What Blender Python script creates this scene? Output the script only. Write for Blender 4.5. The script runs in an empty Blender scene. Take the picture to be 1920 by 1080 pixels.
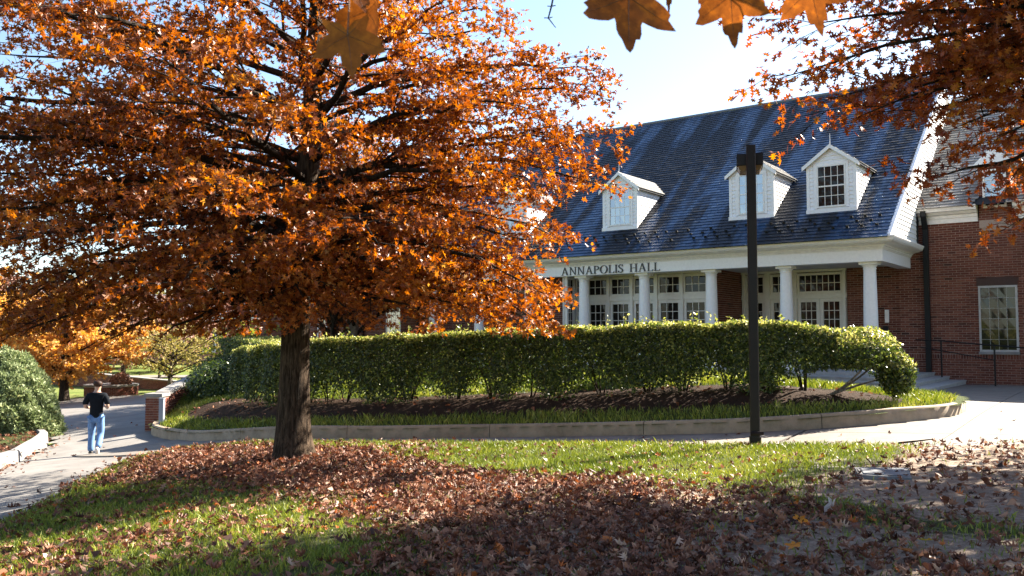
import bpy, math, random
import numpy as np
from mathutils import Vector, Matrix
rng = np.random.default_rng(7); random.seed(7)
R = math.radians
scene = bpy.context.scene
col = scene.collection

# ------------------------------------------------------------------ camera
cam_data = bpy.data.cameras.new('camera'); cam = bpy.data.objects.new('camera', cam_data)
col.objects.link(cam); scene.camera = cam
cam_data.sensor_width = 36; cam_data.lens = 30.0
cam_data.clip_start = 0.05; cam_data.clip_end = 5000
cam.location = (0, 0, 0); cam.rotation_euler = (R(90 + 3.184), 0, 0)
cam_data.dof.use_dof = True; cam_data.dof.focus_distance = 18; cam_data.dof.aperture_fstop = 9
# ------------------------------------------------------------------ sky and sun
SUN_AZ, SUN_EL = 33.0, 36.0          # azimuth from +X towards +Y
world = bpy.data.worlds.new('World'); scene.world = world; world.use_nodes = True
nt = world.node_tree; bg = nt.nodes['Background']
sky = nt.nodes.new('ShaderNodeTexSky'); sky.sky_type = 'NISHITA'; sky.sun_disc = False
sky.sun_elevation = R(SUN_EL); sky.sun_rotation = R(90 - SUN_AZ)
sky.air_density = 1.0; sky.dust_density = .75; sky.ozone_density = 1.5
nt.links.new(sky.outputs[0], bg.inputs[0]); bg.inputs[1].default_value = 0.054
SD = Vector((math.cos(R(SUN_EL))*math.cos(R(SUN_AZ)), math.cos(R(SUN_EL))*math.sin(R(SUN_AZ)), math.sin(R(SUN_EL))))
sun_data = bpy.data.lights.new('sun', 'SUN'); sun_data.energy = 5.0; sun_data.angle = R(0.53); sun_data.color = (1.0, .91, .77)
sun = bpy.data.objects.new('sun', sun_data); col.objects.link(sun)
sun.rotation_euler = SD.to_track_quat('Z', 'Y').to_euler(); sun.location = SD*60
scene.view_settings.view_transform = 'Standard'; scene.view_settings.look = 'None'
scene.view_settings.exposure = 2.55; scene.view_settings.gamma = 1.0
scene.render.engine = 'CYCLES'
scene.cycles.max_bounces = 6; scene.cycles.diffuse_bounces = 3; scene.cycles.glossy_bounces = 3
scene.cycles.transmission_bounces = 4; scene.cycles.caustics_reflective = False; scene.cycles.caustics_refractive = False
scene.cycles.sample_clamp_indirect = 6
scene.cycles.use_denoising = True
try: scene.cycles.denoiser = 'OPENIMAGEDENOISE'
except Exception: pass
scene.cycles.denoising_prefilter = 'ACCURATE'

# ------------------------------------------------------------------ helpers
def tag(o, label=None, cat=None, group=None, kind=None):
    if label: o['label'] = label
    if cat: o['category'] = cat
    if group: o['group'] = group
    if kind: o['kind'] = kind
    return o
def empty(name, loc, label=None, cat=None, group=None):
    o = bpy.data.objects.new(name, None); o.empty_display_size = .3
    o.location = loc; col.objects.link(o); return tag(o, label, cat, group)
def parent_to(o, p):
    if p is None: return o
    o.parent = p
    q = p; off = Vector((0, 0, 0))
    if p.type == 'EMPTY': o.matrix_parent_inverse = Matrix.Translation(-Vector(p.location))
    return o
def link(name, me, parent=None, mat=None, kind=None):
    o = bpy.data.objects.new(name, me); col.objects.link(o)
    if mat is not None and len(me.materials) == 0: me.materials.append(mat)
    parent_to(o, parent)
    if kind: o['kind'] = kind
    return o
def bulk(name, V, loops, sizes, rnd=None, smooth=False, uvw=None):
    V = np.asarray(V, np.float32).reshape(-1, 3); loops = np.asarray(loops, np.int32); sizes = np.asarray(sizes, np.int32)
    me = bpy.data.meshes.new(name)
    me.vertices.add(len(V)); me.vertices.foreach_set('co', V.ravel())
    me.loops.add(len(loops)); me.loops.foreach_set('vertex_index', loops)
    me.polygons.add(len(sizes)); st = np.zeros(len(sizes), np.int32); st[1:] = np.cumsum(sizes)[:-1]
    me.polygons.foreach_set('loop_start', st)
    try: me.polygons.foreach_set('loop_total', sizes)
    except Exception: pass
    if rnd is not None:
        at = me.attributes.new('rnd', 'FLOAT', 'POINT'); at.data.foreach_set('value', np.asarray(rnd, np.float32))
    me.update(calc_edges=True); me.validate()
    me.polygons.foreach_set('use_smooth', np.full(len(me.polygons), bool(smooth)))
    return me
class MB:
    """collects shapes into one mesh"""
    def __init__(s, fr=None): s.V = []; s.F = []; s.R = []; s.fr = fr
    def add(s, verts, faces, rnd=0.5):
        b = len(s.V)
        s.V += [tuple(v) for v in verts]; s.F += [tuple(i+b for i in f) for f in faces]; s.R += [rnd]*len(verts); return s
    def box(s, x0, x1, y0, y1, z0, z1, rnd=.5):
        return s.add([(x0,y0,z0),(x1,y0,z0),(x1,y1,z0),(x0,y1,z0),(x0,y0,z1),(x1,y0,z1),(x1,y1,z1),(x0,y1,z1)],
                     [(0,3,2,1),(4,5,6,7),(0,1,5,4),(1,2,6,5),(2,3,7,6),(3,0,4,7)], rnd)
    def prism(s, poly, axis_vec, rnd=.5):
        n = len(poly); a = np.array(axis_vec, float); P = [np.array(p, float) for p in poly]
        return s.add(P+[p+a for p in P], [tuple(range(n))[::-1], tuple(range(n, 2*n))]+[(i, (i+1) % n, n+(i+1) % n, n+i) for i in range(n)], rnd)
    def tube(s, pts, rad, n=8, rnd=.5, cap=True):
        P = np.array(pts, float); m = len(P)
        if np.isscalar(rad): rad = [rad]*m
        T = np.gradient(P, axis=0); T /= np.linalg.norm(T, axis=1)[:, None]+1e-9
        ref = np.array([0, 0, 1.]) if abs(T[0][2]) < .9 else np.array([1., 0, 0])
        vs = []
        for i in range(m):
            a = np.cross(T[i], ref); a /= np.linalg.norm(a)+1e-9; b = np.cross(T[i], a)
            for k in range(n):
                t = 2*math.pi*k/n; vs.append(P[i]+rad[i]*(math.cos(t)*a+math.sin(t)*b))
        fs = [(i*n+k, i*n+(k+1) % n, (i+1)*n+(k+1) % n, (i+1)*n+k) for i in range(m-1) for k in range(n)]
        if cap: fs += [tuple(range(n))[::-1], tuple(range((m-1)*n, m*n))]
        return s.add(vs, fs, rnd)
    def lathe(s, prof, c, n=24, rnd=.5):
        vs = [(c[0]+r*math.cos(2*math.pi*k/n), c[1]+r*math.sin(2*math.pi*k/n), z) for r, z in prof for k in range(n)]
        m = len(prof)
        fs = [(i*n+k, i*n+(k+1) % n, (i+1)*n+(k+1) % n, (i+1)*n+k) for i in range(m-1) for k in range(n)]
        fs += [tuple(range(n))[::-1], tuple(range((m-1)*n, m*n))]
        return s.add(vs, fs, rnd)
    def mesh(s, name, smooth=False):
        V = np.array(s.V, float)
        if s.fr is not None: V = s.fr(V)
        me = bulk(name, V, np.concatenate([np.array(f) for f in s.F]), [len(f) for f in s.F], s.R, False)
        if smooth:
            me.polygons.foreach_set('use_smooth', np.ones(len(me.polygons), bool))
            try: me.set_sharp_from_angle(angle=R(40))
            except Exception: pass
        return me
    def build(s, name, mat, parent=None, kind=None, smooth=False):
        return link(name, s.mesh(name, smooth), parent, mat, kind)

# ---- materials
def mat_new(name):
    m = bpy.data.materials.new(name); m.use_nodes = True
    return m, m.node_tree, m.node_tree.nodes['Principled BSDF']
def mat_dull(name):
    m, t, p = mat_new(name); p.inputs['Specular IOR Level'].default_value = .12; return m, t, p
def N(t, typ, **kw):
    n = t.nodes.new(typ)
    for k, v in kw.items():
        if k.startswith('i_'): n.inputs[int(k[2:])].default_value = v
        else: setattr(n, k, v)
    return n
def ramp(t, stops, fac=None, interp='LINEAR'):
    r = t.nodes.new('ShaderNodeValToRGB'); r.color_ramp.interpolation = interp
    e = r.color_ramp.elements
    while len(e) < len(stops): e.new(.5)
    for i, (p, c) in enumerate(stops):
        e[i].position = p; e[i].color = (*c, 1) if len(c) == 3 else c
    if fac is not None: t.links.new(fac, r.inputs[0])
    return r
def noise(t, scale, detail=4, rough=.6, vec=None, dist=0):
    n = N(t, 'ShaderNodeTexNoise'); n.inputs['Scale'].default_value = scale; n.inputs['Detail'].default_value = detail
    n.inputs['Roughness'].default_value = rough; n.inputs['Distortion'].default_value = dist
    if vec is None:
        g = t.nodes.new('ShaderNodeNewGeometry'); vec = g.outputs['Position']
    t.links.new(vec, n.inputs['Vector']); return n.outputs[0]
def mix(t, a, b, fac, mode='MIX'):
    m = t.nodes.new('ShaderNodeMix'); m.data_type = 'RGBA'; m.blend_type = mode
    for s, v in ((m.inputs[6], a), (m.inputs[7], b)):
        if isinstance(v, tuple): s.default_value = (*v, 1)
        else: t.links.new(v, s)
    if isinstance(fac, (int, float)): m.inputs[0].default_value = fac
    else: t.links.new(fac, m.inputs[0])
    return m.outputs[2]
def math_n(t, op, a, b=0.5):
    m = N(t, 'ShaderNodeMath', operation=op)
    for i, v in enumerate((a, b)):
        if isinstance(v, (int, float)): m.inputs[i].default_value = v
        else: t.links.new(v, m.inputs[i])
    return m.outputs[0]
def bump(t, p, h, strength=.4, dist=.01):
    b = N(t, 'ShaderNodeBump'); b.inputs['Strength'].default_value = strength; b.inputs['Distance'].default_value = dist
    t.links.new(h, b.inputs['Height']); t.links.new(b.outputs[0], p.inputs['Normal'])
def attr(t, name='rnd'):
    a = N(t, 'ShaderNodeAttribute'); a.attribute_name = name; return a.outputs['Fac']
def plain(name, c, rough=.5, nz=None, amt=.25, bmp=0, spec=.5, metal=0):
    m, t, p = mat_new(name); p.inputs['Roughness'].default_value = rough; p.inputs['Metallic'].default_value = metal
    p.inputs['Specular IOR Level'].default_value = spec
    if nz:
        n = noise(t, nz, 5, .65); d = tuple(max(0, x*(1-amt)) for x in c); l = tuple(min(1, x*(1+amt*.6)) for x in c)
        t.links.new(ramp(t, [(.3, d), (.7, l)], n).outputs[0], p.inputs['Base Color'])
        if bmp: bump(t, p, n, bmp)
    else: p.inputs['Base Color'].default_value = (*c, 1)
    return m
def leafmat(name, stops, trans=.45, rough=.5, spec=.3, tint=1.25, big=None):
    """thin leaf: colour by each leaf's own random value, lets light through"""
    m, t, p = mat_new(name)
    f = attr(t)
    if big:   # clumps of slightly different autumn colour
        n = noise(t, big, 2, .5); f2 = math_n(t, 'ADD', math_n(t, 'MULTIPLY', f, .75), math_n(t, 'MULTIPLY', math_n(t, 'SUBTRACT', n, .38), .9))
        f = f2
    c = ramp(t, stops, f).outputs[0]
    t.links.new(c, p.inputs['Base Color']); p.inputs['Roughness'].default_value = rough; p.inputs['Specular IOR Level'].default_value = spec
    tr = N(t, 'ShaderNodeBsdfTranslucent')
    h = N(t, 'ShaderNodeHueSaturation'); h.inputs['Saturation'].default_value = 1.12; h.inputs['Value'].default_value = tint
    t.links.new(c, h.inputs['Color']); t.links.new(h.outputs[0], tr.inputs[0])
    mx = N(t, 'ShaderNodeMixShader'); mx.inputs[0].default_value = trans
    t.links.new(p.outputs[0], mx.inputs[1]); t.links.new(tr.outputs[0], mx.inputs[2])
    t.links.new(mx.outputs[0], t.nodes['Material Output'].inputs[0])
    return m

# ---- building frame: u along the facade to the left, v into the building
th = math.atan(2140/1600)
U = np.array([-math.sin(th), math.cos(th), 0]); Vd = np.array([math.cos(th), math.sin(th), 0]); Zd = np.array([0, 0, 1.])
def FB(a): a = np.asarray(a, float).reshape(-1, 3); return a[:, 0:1]*U+a[:, 1:2]*Vd+a[:, 2:3]*Zd
def W(u, v, z): return U*u+Vd*v+Zd*z
def vis(P):
    """picture coordinates 0..1 and distance, used only to choose which leaves or bricks become objects of their own"""
    P = np.asarray(P, float).reshape(-1, 3); a = R(3.184); d = P[:, 1]*math.cos(a)+P[:, 2]*math.sin(a); h = -P[:, 1]*math.sin(a)+P[:, 2]*math.cos(a)
    d2 = np.where(d > .1, d, .1)
    x = .5+P[:, 0]/d2*(1600/1920); y = .5-h/d2*(1600/1080)
    return x, y, np.where((d > .1) & (x > 0) & (x < 1) & (y > 0) & (y < 1), d, 1e9)

# ------------------------------------------------------------------ terrain
TP = np.array([[0.0, 5.86, -1.62], [-3.94, 6.69, -1.85], [3.2, 5.42, -1.5], [-3.35, 13.12, -1.89], [-3.42, 8.41, -1.92], [3.83, 13.61, -1.76], [0.38, 15.38, -1.95], [0.42, 16.74, -2.0], [4.93, 14.72, -1.65], [4.44, 13.28, -1.7], [7.07, 11.88, -1.5], [3.95, 9.27, -1.55], [8.07, 15.29, -1.45], [-2.88, 17.89, -2.17], [-6.84, 19.7, -2.45], [-10.01, 23.77, -2.62], [-10.04, 20.86, -2.85], [-4.84, 16.96, -2.12], [-6.86, 17.59, -2.35], [-7.14, 15.18, -2.4], [-6.21, 10.5, -2.3], [-10.23, 17.23, -2.65], [-12.09, 22.69, -2.85], [-18.94, 35.46, -3.1], [-17.78, 42.06, -2.95], [0.21, 8.7, -1.72], [2.11, 10.04, -1.68], [-0.73, 7.45, -1.7], [-24.49, 48.63, -3.2], [9.97, 17.63, -1.4], [8.07, 18.55, -1.37], [0.0, 0.0, -1.62], [4.0, 0.0, -1.5], [-4.0, 0.0, -1.8], [0.0, -6.0, -1.5], [8.0, -4.0, -1.3], [-9.0, -4.0, -2.2], [14.0, 8.0, -1.3], [16.0, 14.0, -1.3], [-14.0, 10.0, -2.6], [-20.0, 18.0, -3.0], [11.73, 24.82, -1.43], [13.15, 23.75, -1.38], [13.87, 23.22, -1.38], [17.71, 20.35, -1.35], [24.18, 15.64, -1.3], [6.47, 22.01, -1.36], [3.26, 24.4, -1.45], [-0.44, 27.8, -1.6], [-3.85, 31.59, -1.8], [-6.86, 37.59, -2.0], [-11.12, 41.9, -2.2], [17.54, 36.83, -1.5], [7.93, 44.01, -2.2], [90.0, 30.0, -1.6], [77.94, 75.0, -1.6], [45.0, 107.94, -1.6], [0.0, 120.0, -3.0], [-45.0, 107.94, -3.0], [-77.94, 75.0, -3.0], [-90.0, 30.0, -3.0], [-77.94, -15.0, -3.0], [-45.0, -47.94, -3.0], [-0.0, -60.0, -3.0], [45.0, -47.94, -1.6], [77.94, -15.0, -1.6]])
_n = len(TP)
def _K(r2): return .5*r2*np.log(np.maximum(r2, 1e-9))
_A = np.zeros((_n+3, _n+3)); _A[:_n, :_n] = _K(((TP[:, None, :2]-TP[None, :, :2])**2).sum(-1))+np.eye(_n)*2
_A[:_n, _n] = 1; _A[:_n, _n+1:] = TP[:, :2]; _A[_n, :_n] = 1; _A[_n+1:, :_n] = TP[:, :2].T
_W = np.linalg.solve(_A, np.r_[TP[:, 2], 0, 0, 0])
def zt(X, Y):
    X = np.asarray(X, float); Y = np.asarray(Y, float); r = np.hypot(X, Y-30)
    k = np.minimum(1, 88/np.maximum(r, 1e-6)); x = X*k; y = 30+(Y-30)*k
    z = _W[_n]+_W[_n+1]*x+_W[_n+2]*y
    for i in range(_n): z = z+_W[i]*_K((x-TP[i, 0])**2+(y-TP[i, 1])**2)
    return z
def inpoly(X, Y, poly):
    X = np.asarray(X); Y = np.asarray(Y); r = np.zeros(X.shape, bool); p = list(poly)
    for (x0, y0), (x1, y1) in zip(p, p[1:]+p[:1]):
        c = ((y0 > Y) != (y1 > Y)); xx = (x1-x0)*(Y-y0)/((y1-y0) if y1 != y0 else 1e-9)+x0
        r ^= c & (X < xx)
    return r
def pdist(X, Y, line):
    X = np.asarray(X, float); Y = np.asarray(Y, float); d = np.full(X.shape, 1e9)
    for (x0, y0), (x1, y1) in zip(line[:-1], line[1:]):
        dx, dy = x1-x0, y1-y0; t = np.clip(((X-x0)*dx+(Y-y0)*dy)/(dx*dx+dy*dy+1e-12), 0, 1)
        d = np.minimum(d, np.hypot(X-x0-t*dx, Y-y0-t*dy))
    return d
def sdist(X, Y, poly):
    """signed distance to a polygon, positive inside"""
    d = pdist(X, Y, list(poly)+[poly[0]]); return np.where(inpoly(X, Y, poly), d, -d)
def catmull(pts, n=8):
    P = np.array(pts, float); P = np.vstack([2*P[0]-P[1], P, 2*P[-1]-P[-2]]); o = []
    for i in range(1, len(P)-2):
        for k in range(n):
            t = k/n; a, b, c, d = P[i-1], P[i], P[i+1], P[i+2]
            o.append(.5*((2*b)+(c-a)*t+(2*a-5*b+4*c-d)*t*t+(3*b-a-3*c+d)*t**3))
    o.append(P[-2]); return np.array(o)
def fnoise(X, Y, s=1., seed=0):
    r = np.random.default_rng(seed); z = 0
    for k in range(6):
        a = r.uniform(0, 6.28); f = s*(1.7**(k % 4))*r.uniform(.8, 1.2); z = z+np.sin(X*f*math.cos(a)+Y*f*math.sin(a)+r.uniform(0, 6.28)+1.3*np.sin(Y*f*.7+k))*(.9**k)
    return z/4
def sheet(name, poly, step, zoff, mat, attrs=None, zfun=None, kind='structure', parent=None, clipd=0):
    P = np.array(poly); x0, y0 = P.min(0)-step; x1, y1 = P.max(0)+step
    xs = np.arange(x0, x1+step, step); ys = np.arange(y0, y1+step, step); X, Y = np.meshgrid(xs, ys)
    cx, cy = (X[:-1, :-1]+step/2), (Y[:-1, :-1]+step/2); ins = inpoly(cx, cy, poly)
    ny, nx = X.shape; idx = np.arange(nx*ny).reshape(ny, nx)
    q = np.stack([idx[:-1, :-1], idx[:-1, 1:], idx[1:, 1:], idx[1:, :-1]], -1)[ins]
    used, inv = np.unique(q, return_inverse=True); x = X.ravel()[used]; y = Y.ravel()[used]
    z = (zt(x, y) if zfun is None else zfun(x, y))+zoff
    me = bulk(name, np.stack([x, y, z], 1), inv.ravel(), np.full(len(q), 4), None, True)
    if attrs:
        for k, f in attrs.items():
            a = me.attributes.new(k, 'FLOAT', 'POINT'); a.data.foreach_set('value', f(x, y).astype(np.float32))
    return link(name, me, parent, mat, kind)

# ------------------------------------------------------------------ materials
M = {}
M['white'] = plain('white_paint', (.84, .82, .81), .45, 14, .07, .06)
M['white_trim'] = plain('white_trim_paint', (.80, .77, .73), .5, 9, .12, .08)
M['frame'] = plain('door_frame_paint', (.70, .66, .60), .45, 9, .08)
M['frame_dim'] = plain('grey_frame_paint', (.38, .37, .35), .5, 9, .15)  # greyer and darker than the door frame colour
M['concrete_step'] = plain('step_concrete', (.36, .35, .33), .8, 6, .25, .2)
M['gutter_dark'] = plain('dark_downspout_metal', (.012, .013, .013), .5, spec=.2)
M['bronze'] = plain('bronze_metal', (.011, .007, .006), .45, 5, .3, spec=.22)
M['rail'] = plain('black_railing_paint', (.01, .01, .01), .5, spec=.2)
M['mortar'] = plain('mortar', (.36, .27, .22), .9, 60, .25, .2)
M['ceiling'] = plain('porch_ceiling_paint', (.55, .53, .5), .7)
M['letter'] = plain('black_letter_metal', (.018, .02, .024), .4)
M['black_iron'] = plain('black_iron', (.01, .01, .012), .5)
def brick_mat():
    m, t, p = mat_dull('red_brick'); f = attr(t)
    c = ramp(t, [(0, (.06, .03, .025)), (.03, (.10, .04, .03)), (.05, (.15, .05, .036)), (.5, (.20, .068, .046)), (.8, (.235, .085, .056)), (1, (.28, .115, .078))], f).outputs[0]
    n = noise(t, 45, 4, .7); c2 = mix(t, c, ramp(t, [(.3, (.35, .35, .35)), (.7, (1, 1, 1))], n).outputs[0], .55, 'MULTIPLY')
    big = noise(t, 1.2, 3, .6); c3 = mix(t, c2, ramp(t, [(.35, (.62, .6, .6)), (.65, (1.0, 1.0, 1.0))], big).outputs[0], .7, 'MULTIPLY')
    t.links.new(c3, p.inputs['Base Color']); p.inputs['Roughness'].default_value = .85; bump(t, p, n, .4, .004); return m
M['brick'] = brick_mat()
def slate_mat(name, warm=0.0, stain=1.0):
    m, t, p = mat_new(name); f = attr(t); g = N(t, 'ShaderNodeNewGeometry')
    def dot(vec):
        d = N(t, 'ShaderNodeVectorMath', operation='DOT_PRODUCT'); t.links.new(g.outputs['Position'], d.inputs[0]); d.inputs[1].default_value = tuple(vec); return d.outputs['Value']
    cx = N(t, 'ShaderNodeCombineXYZ'); t.links.new(math_n(t, 'MULTIPLY', dot(U), 1.15), cx.inputs[0]); t.links.new(math_n(t, 'MULTIPLY', dot(Vd), .16), cx.inputs[1])
    n = noise(t, 1.0, 3, .55, cx.outputs[0], .25); n2 = noise(t, 4.0, 3, .6)
    base = ramp(t, [(0, (.014, .036, .082)), (.5, (.021, .055, .12)), (1, (.038, .08, .16))], f).outputs[0] if warm == 0 else ramp(t, [(0, (.10, .098, .095)), (.5, (.145, .14, .132)), (1, (.20, .19, .175))], f).outputs[0]
    s = math_n(t, 'ADD', math_n(t, 'MULTIPLY', n, .9), math_n(t, 'MULTIPLY', n2, .1))
    dk = ramp(t, [(.44, (0, 0, 0)), (.545, (1, 1, 1))], s).outputs[0]
    c = mix(t, base, (.012, .011, .011), math_n(t, 'MULTIPLY', dk, .88*stain))
    t.links.new(c, p.inputs['Base Color'])
    r = math_n(t, 'ADD', math_n(t, 'MULTIPLY', dk, .22), .33); t.links.new(r, p.inputs['Roughness'])
    p.inputs['Specular IOR Level'].default_value = .32
    bump(t, p, noise(t, 60, 3, .6), .15, .004); return m
M['slate'] = slate_mat('blue_grey_slate'); M['slate_wing'] = slate_mat('lit_grey_slate', 1, .35); M['slate_dormer'] = slate_mat('pale_slate', 1, .1)  # wing slates paler and warmer: bounced and grazing light put into their colour
M['slate_under'] = plain('roof_underlay', (.012, .012, .014), .9)
def glass_mat(name, c, rough=.03):
    m, t, p = mat_new(name); p.inputs['Roughness'].default_value = rough; p.inputs['Specular IOR Level'].default_value = .8
    n = noise(t, 1.7, 2, .5); t.links.new(ramp(t, [(.35, tuple(x*.5 for x in c)), (.65, c)], n).outputs[0], p.inputs['Base Color'])
    bump(t, p, noise(t, 3.1, 1, .5), .02, .02); return m
M['glass_dark'] = glass_mat('dark_window_glass', (.022, .017, .013)); M['glass_dark'].node_tree.nodes['Principled BSDF'].inputs['Specular IOR Level'].default_value = .22; M['glass_blue'] = glass_mat('sky_tinted_glass', (.03, .055, .085)); M['glass_blue'].node_tree.nodes['Principled BSDF'].inputs['IOR'].default_value = 2.3  # blue base paints part of the sky's reflection into the panes
M['glass_green'] = glass_mat('dim_green_glass', (.022, .022, .014), .04); M['glass_green'].node_tree.nodes['Principled BSDF'].inputs['Specular IOR Level'].default_value = .4
def concrete(name, c, joint=False, sc=3.0):
    m, t, p = mat_new(name); n = noise(t, sc, 6, .7); n2 = noise(t, .5, 3, .6); n3 = noise(t, 120, 2, .6)
    a = ramp(t, [(.25, tuple(x*.62 for x in c)), (.55, c), (.8, tuple(min(1, x*1.15) for x in c))], n).outputs[0]
    b = mix(t, a, ramp(t, [(.35, (.66, .62, .58)), (.6, (1, 1, 1))], n2).outputs[0], .6, 'MULTIPLY')
    b = mix(t, b, ramp(t, [(.3, (.8, .8, .8)), (.7, (1.08, 1.08, 1.08))], n3).outputs[0], .6, 'MULTIPLY')
    t.links.new(b, p.inputs['Base Color']); p.inputs['Roughness'].default_value = .85; bump(t, p, n3, .15, .003); return m
M['slab'] = concrete('path_concrete', (.195, .172, .146)); M['road'] = concrete('road_concrete', (.19, .178, .165), sc=1.4)
M['joint'] = plain('joint_dirt', (.05, .042, .036), .95)
M['kerb'] = concrete('kerb_concrete', (.34, .265, .185), sc=5); M['coping'] = concrete('coping_stone', (.24, .23, .22), sc=5)
def soil_mat():
    m, t, p = mat_dull('lawn_soil'); d = attr(t, 'dirt'); n = noise(t, 18, 6, .7); n2 = noise(t, 90, 3, .6)
    g = ramp(t, [(.3, (.045, .05, .018)), (.7, (.085, .09, .035))], n).outputs[0]
    b = ramp(t, [(.25, (.12, .082, .058)), (.5, (.27, .205, .155)), (.75, (.42, .34, .27))], n).outputs[0]
    k = math_n(t, 'ADD', d, math_n(t, 'MULTIPLY', math_n(t, 'SUBTRACT', n, .5), .8))
    c = mix(t, g, b, ramp(t, [(.35, (0, 0, 0)), (.6, (1, 1, 1))], k).outputs[0])
    c = mix(t, c, ramp(t, [(.3, (.6, .6, .6)), (.7, (1.1, 1.1, 1.1))], n2).outputs[0], .8, 'MULTIPLY')
    t.links.new(c, p.inputs['Base Color']); p.inputs['Roughness'].default_value = .95; bump(t, p, math_n(t, 'ADD', n, n2), .7, .02); return m
M['soil'] = soil_mat()
def bed_mat():
    m, t, p = mat_dull('bed_mulch'); d = attr(t, 'dirt'); n = noise(t, 25, 6, .75); n2 = noise(t, 110, 3, .6)
    b = ramp(t, [(.3, (.012, .007, .004)), (.55, (.035, .02, .013)), (.78, (.11, .062, .038))], n2).outputs[0]
    g = ramp(t, [(.3, (.04, .055, .015)), (.7, (.08, .1, .03))], n).outputs[0]
    c = mix(t, g, b, d); t.links.new(c, p.inputs['Base Color']); p.inputs['Roughness'].default_value = .95; bump(t, p, n2, .9, .03); return m
M['bed'] = bed_mat()
def far_grass():
    m, t, p = mat_dull('far_grass'); n = noise(t, .35, 5, .7); n2 = noise(t, 9, 4, .7)
    c = ramp(t, [(.3, (.07, .10, .025)), (.5, (.13, .17, .04)), (.72, (.23, .21, .09))], n).outputs[0]
    c = mix(t, c, ramp(t, [(.3, (.55, .55, .5)), (.7, (1.1, 1.1, 1.0))], n2).outputs[0], .8, 'MULTIPLY')
    t.links.new(c, p.inputs['Base Color']); p.inputs['Roughness'].default_value = .95; bump(t, p, n2, .6, .05); return m
M['far_grass'] = far_grass()
def bark(name, c0, c1):
    m, t, p = mat_dull(name); g = N(t, 'ShaderNodeNewGeometry'); mp = N(t, 'ShaderNodeMapping'); mp.inputs['Scale'].default_value = (17, 17, 2.4)
    t.links.new(g.outputs['Position'], mp.inputs[0]); n = noise(t, 1.6, 6, .72, mp.outputs[0], .6); n2 = noise(t, 1.1, 3, .6)
    c = ramp(t, [(.40, c0), (.66, c1)], n).outputs[0]; c = mix(t, c, ramp(t, [(.3, (.6, .58, .55)), (.7, (1.15, 1.12, 1.05))], n2).outputs[0], .8, 'MULTIPLY')
    t.links.new(c, p.inputs['Base Color']); p.inputs['Roughness'].default_value = .9; bump(t, p, n, 1.0, .07); return m
M['bark'] = bark('oak_bark', (.02, .013, .009), (.13, .092, .064)); M['twig'] = bark('twig_bark', (.02, .015, .012), (.075, .055, .042))
M['bark_pale'] = bark('pale_bark', (.12, .1, .085), (.42, .37, .32))
M['oak_leaf'] = leafmat('orange_oak_leaf', [(0, (.06, .018, .009)), (.3, (.155, .042, .015)), (.55, (.30, .09, .022)), (.8, (.45, .18, .045)), (1, (.60, .36, .11))], .46, .42, .4, 1.3, .55)
M['red_oak_leaf'] = leafmat('red_oak_leaf', [(0, (.09, .022, .012)), (.4, (.24, .058, .02)), (.7, (.40, .12, .026)), (.9, (.52, .24, .04)), (1, (.55, .38, .05))], .42, .4, .4, 1.25, .8)
M['litter'] = leafmat('fallen_oak_leaf', [(0, (.035, .014, .009)), (.3, (.12, .042, .022)), (.55, (.23, .09, .048)), (.82, (.36, .19, .115)), (.97, (.48, .32, .22)), (1, (.45, .13, .03))], .15, .55, .3, 1.1)
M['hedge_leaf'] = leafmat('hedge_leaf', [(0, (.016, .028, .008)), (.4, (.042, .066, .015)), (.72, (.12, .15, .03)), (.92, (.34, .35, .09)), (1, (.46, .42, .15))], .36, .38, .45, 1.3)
M['grass'] = leafmat('grass_blade', [(0, (.045, .068, .014)), (.4, (.155, .20, .03)), (.75, (.36, .37, .06)), (1, (.50, .43, .17))], .27, .4, .4, 1.15, .8)
M['juniper'] = leafmat('juniper_spray', [(0, (.06, .09, .035)), (.5, (.22, .27, .12)), (.9, (.42, .46, .25)), (1, (.42, .33, .15))], .25, .6, .3, 1.1)
M['yellow_leaf'] = leafmat('yellow_leaf', [(0, (.36, .15, .045)), (.4, (.56, .28, .075)), (.8, (.70, .46, .15)), (1, (.6, .24, .06))], .45, .5, .3, 1.15)
M['pink_leaf'] = leafmat('faded_pink_leaf', [(0, (.20, .11, .085)), (.5, (.36, .2, .15)), (1, (.48, .33, .26))], .35, .6, .3, 1.1)
M['olive_leaf'] = leafmat('olive_leaf', [(0, (.14, .13, .04)), (.5, (.30, .26, .07)), (1, (.44, .33, .13))], .35, .6, .3, 1.15)
M['lime_leaf'] = leafmat('lime_leaf', [(0, (.12, .15, .03)), (.5, (.28, .3, .05)), (1, (.46, .42, .1))], .4, .6, .3, 1.15)
M['maple_leaf'] = None

# ------------------------------------------------------------------ leaf scatter
def half_outline(pts, curl=0., fold=.12):
    """a leaf as two halves folded along the midrib; pts = right half outline from base to tip (x, y)"""
    mid0 = np.array([0, pts[0][1]]); V = []
    L = [(x, y) for x, y in pts]
    vs = []
    for x, y in L: vs.append((x, y, abs(x)*fold*2+curl*(y-.5)**2))
    n = len(vs); left = [(-x, y, z) for x, y, z in vs[1:-1]]
    V = vs+left
    f1 = list(range(n)); f2 = [n-1]+[n+i for i in range(len(left)-1, -1, -1)]+[0]
    V = np.array(V, float); V[:, 1] -= 0.0
    return V, [f1, [0]+[n+i for i in range(len(left))]+[n-1]][0:2]
OAK_PTS = [(.0, 0), (.05, .16), (.30, .10), (.11, .33), (.46, .46), (.10, .58), (.30, .82), (.07, .78), (0, 1.0)]
OAK_S = [(.0, 0), (.06, .14), (.34, .22), (.10, .36), (.44, .62), (.10, .66), (0, 1.0)]
T_OAK = [half_outline(OAK_PTS, .0, .10), half_outline(OAK_PTS, .5, .16), half_outline(OAK_PTS, -.45, .05)]
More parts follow.
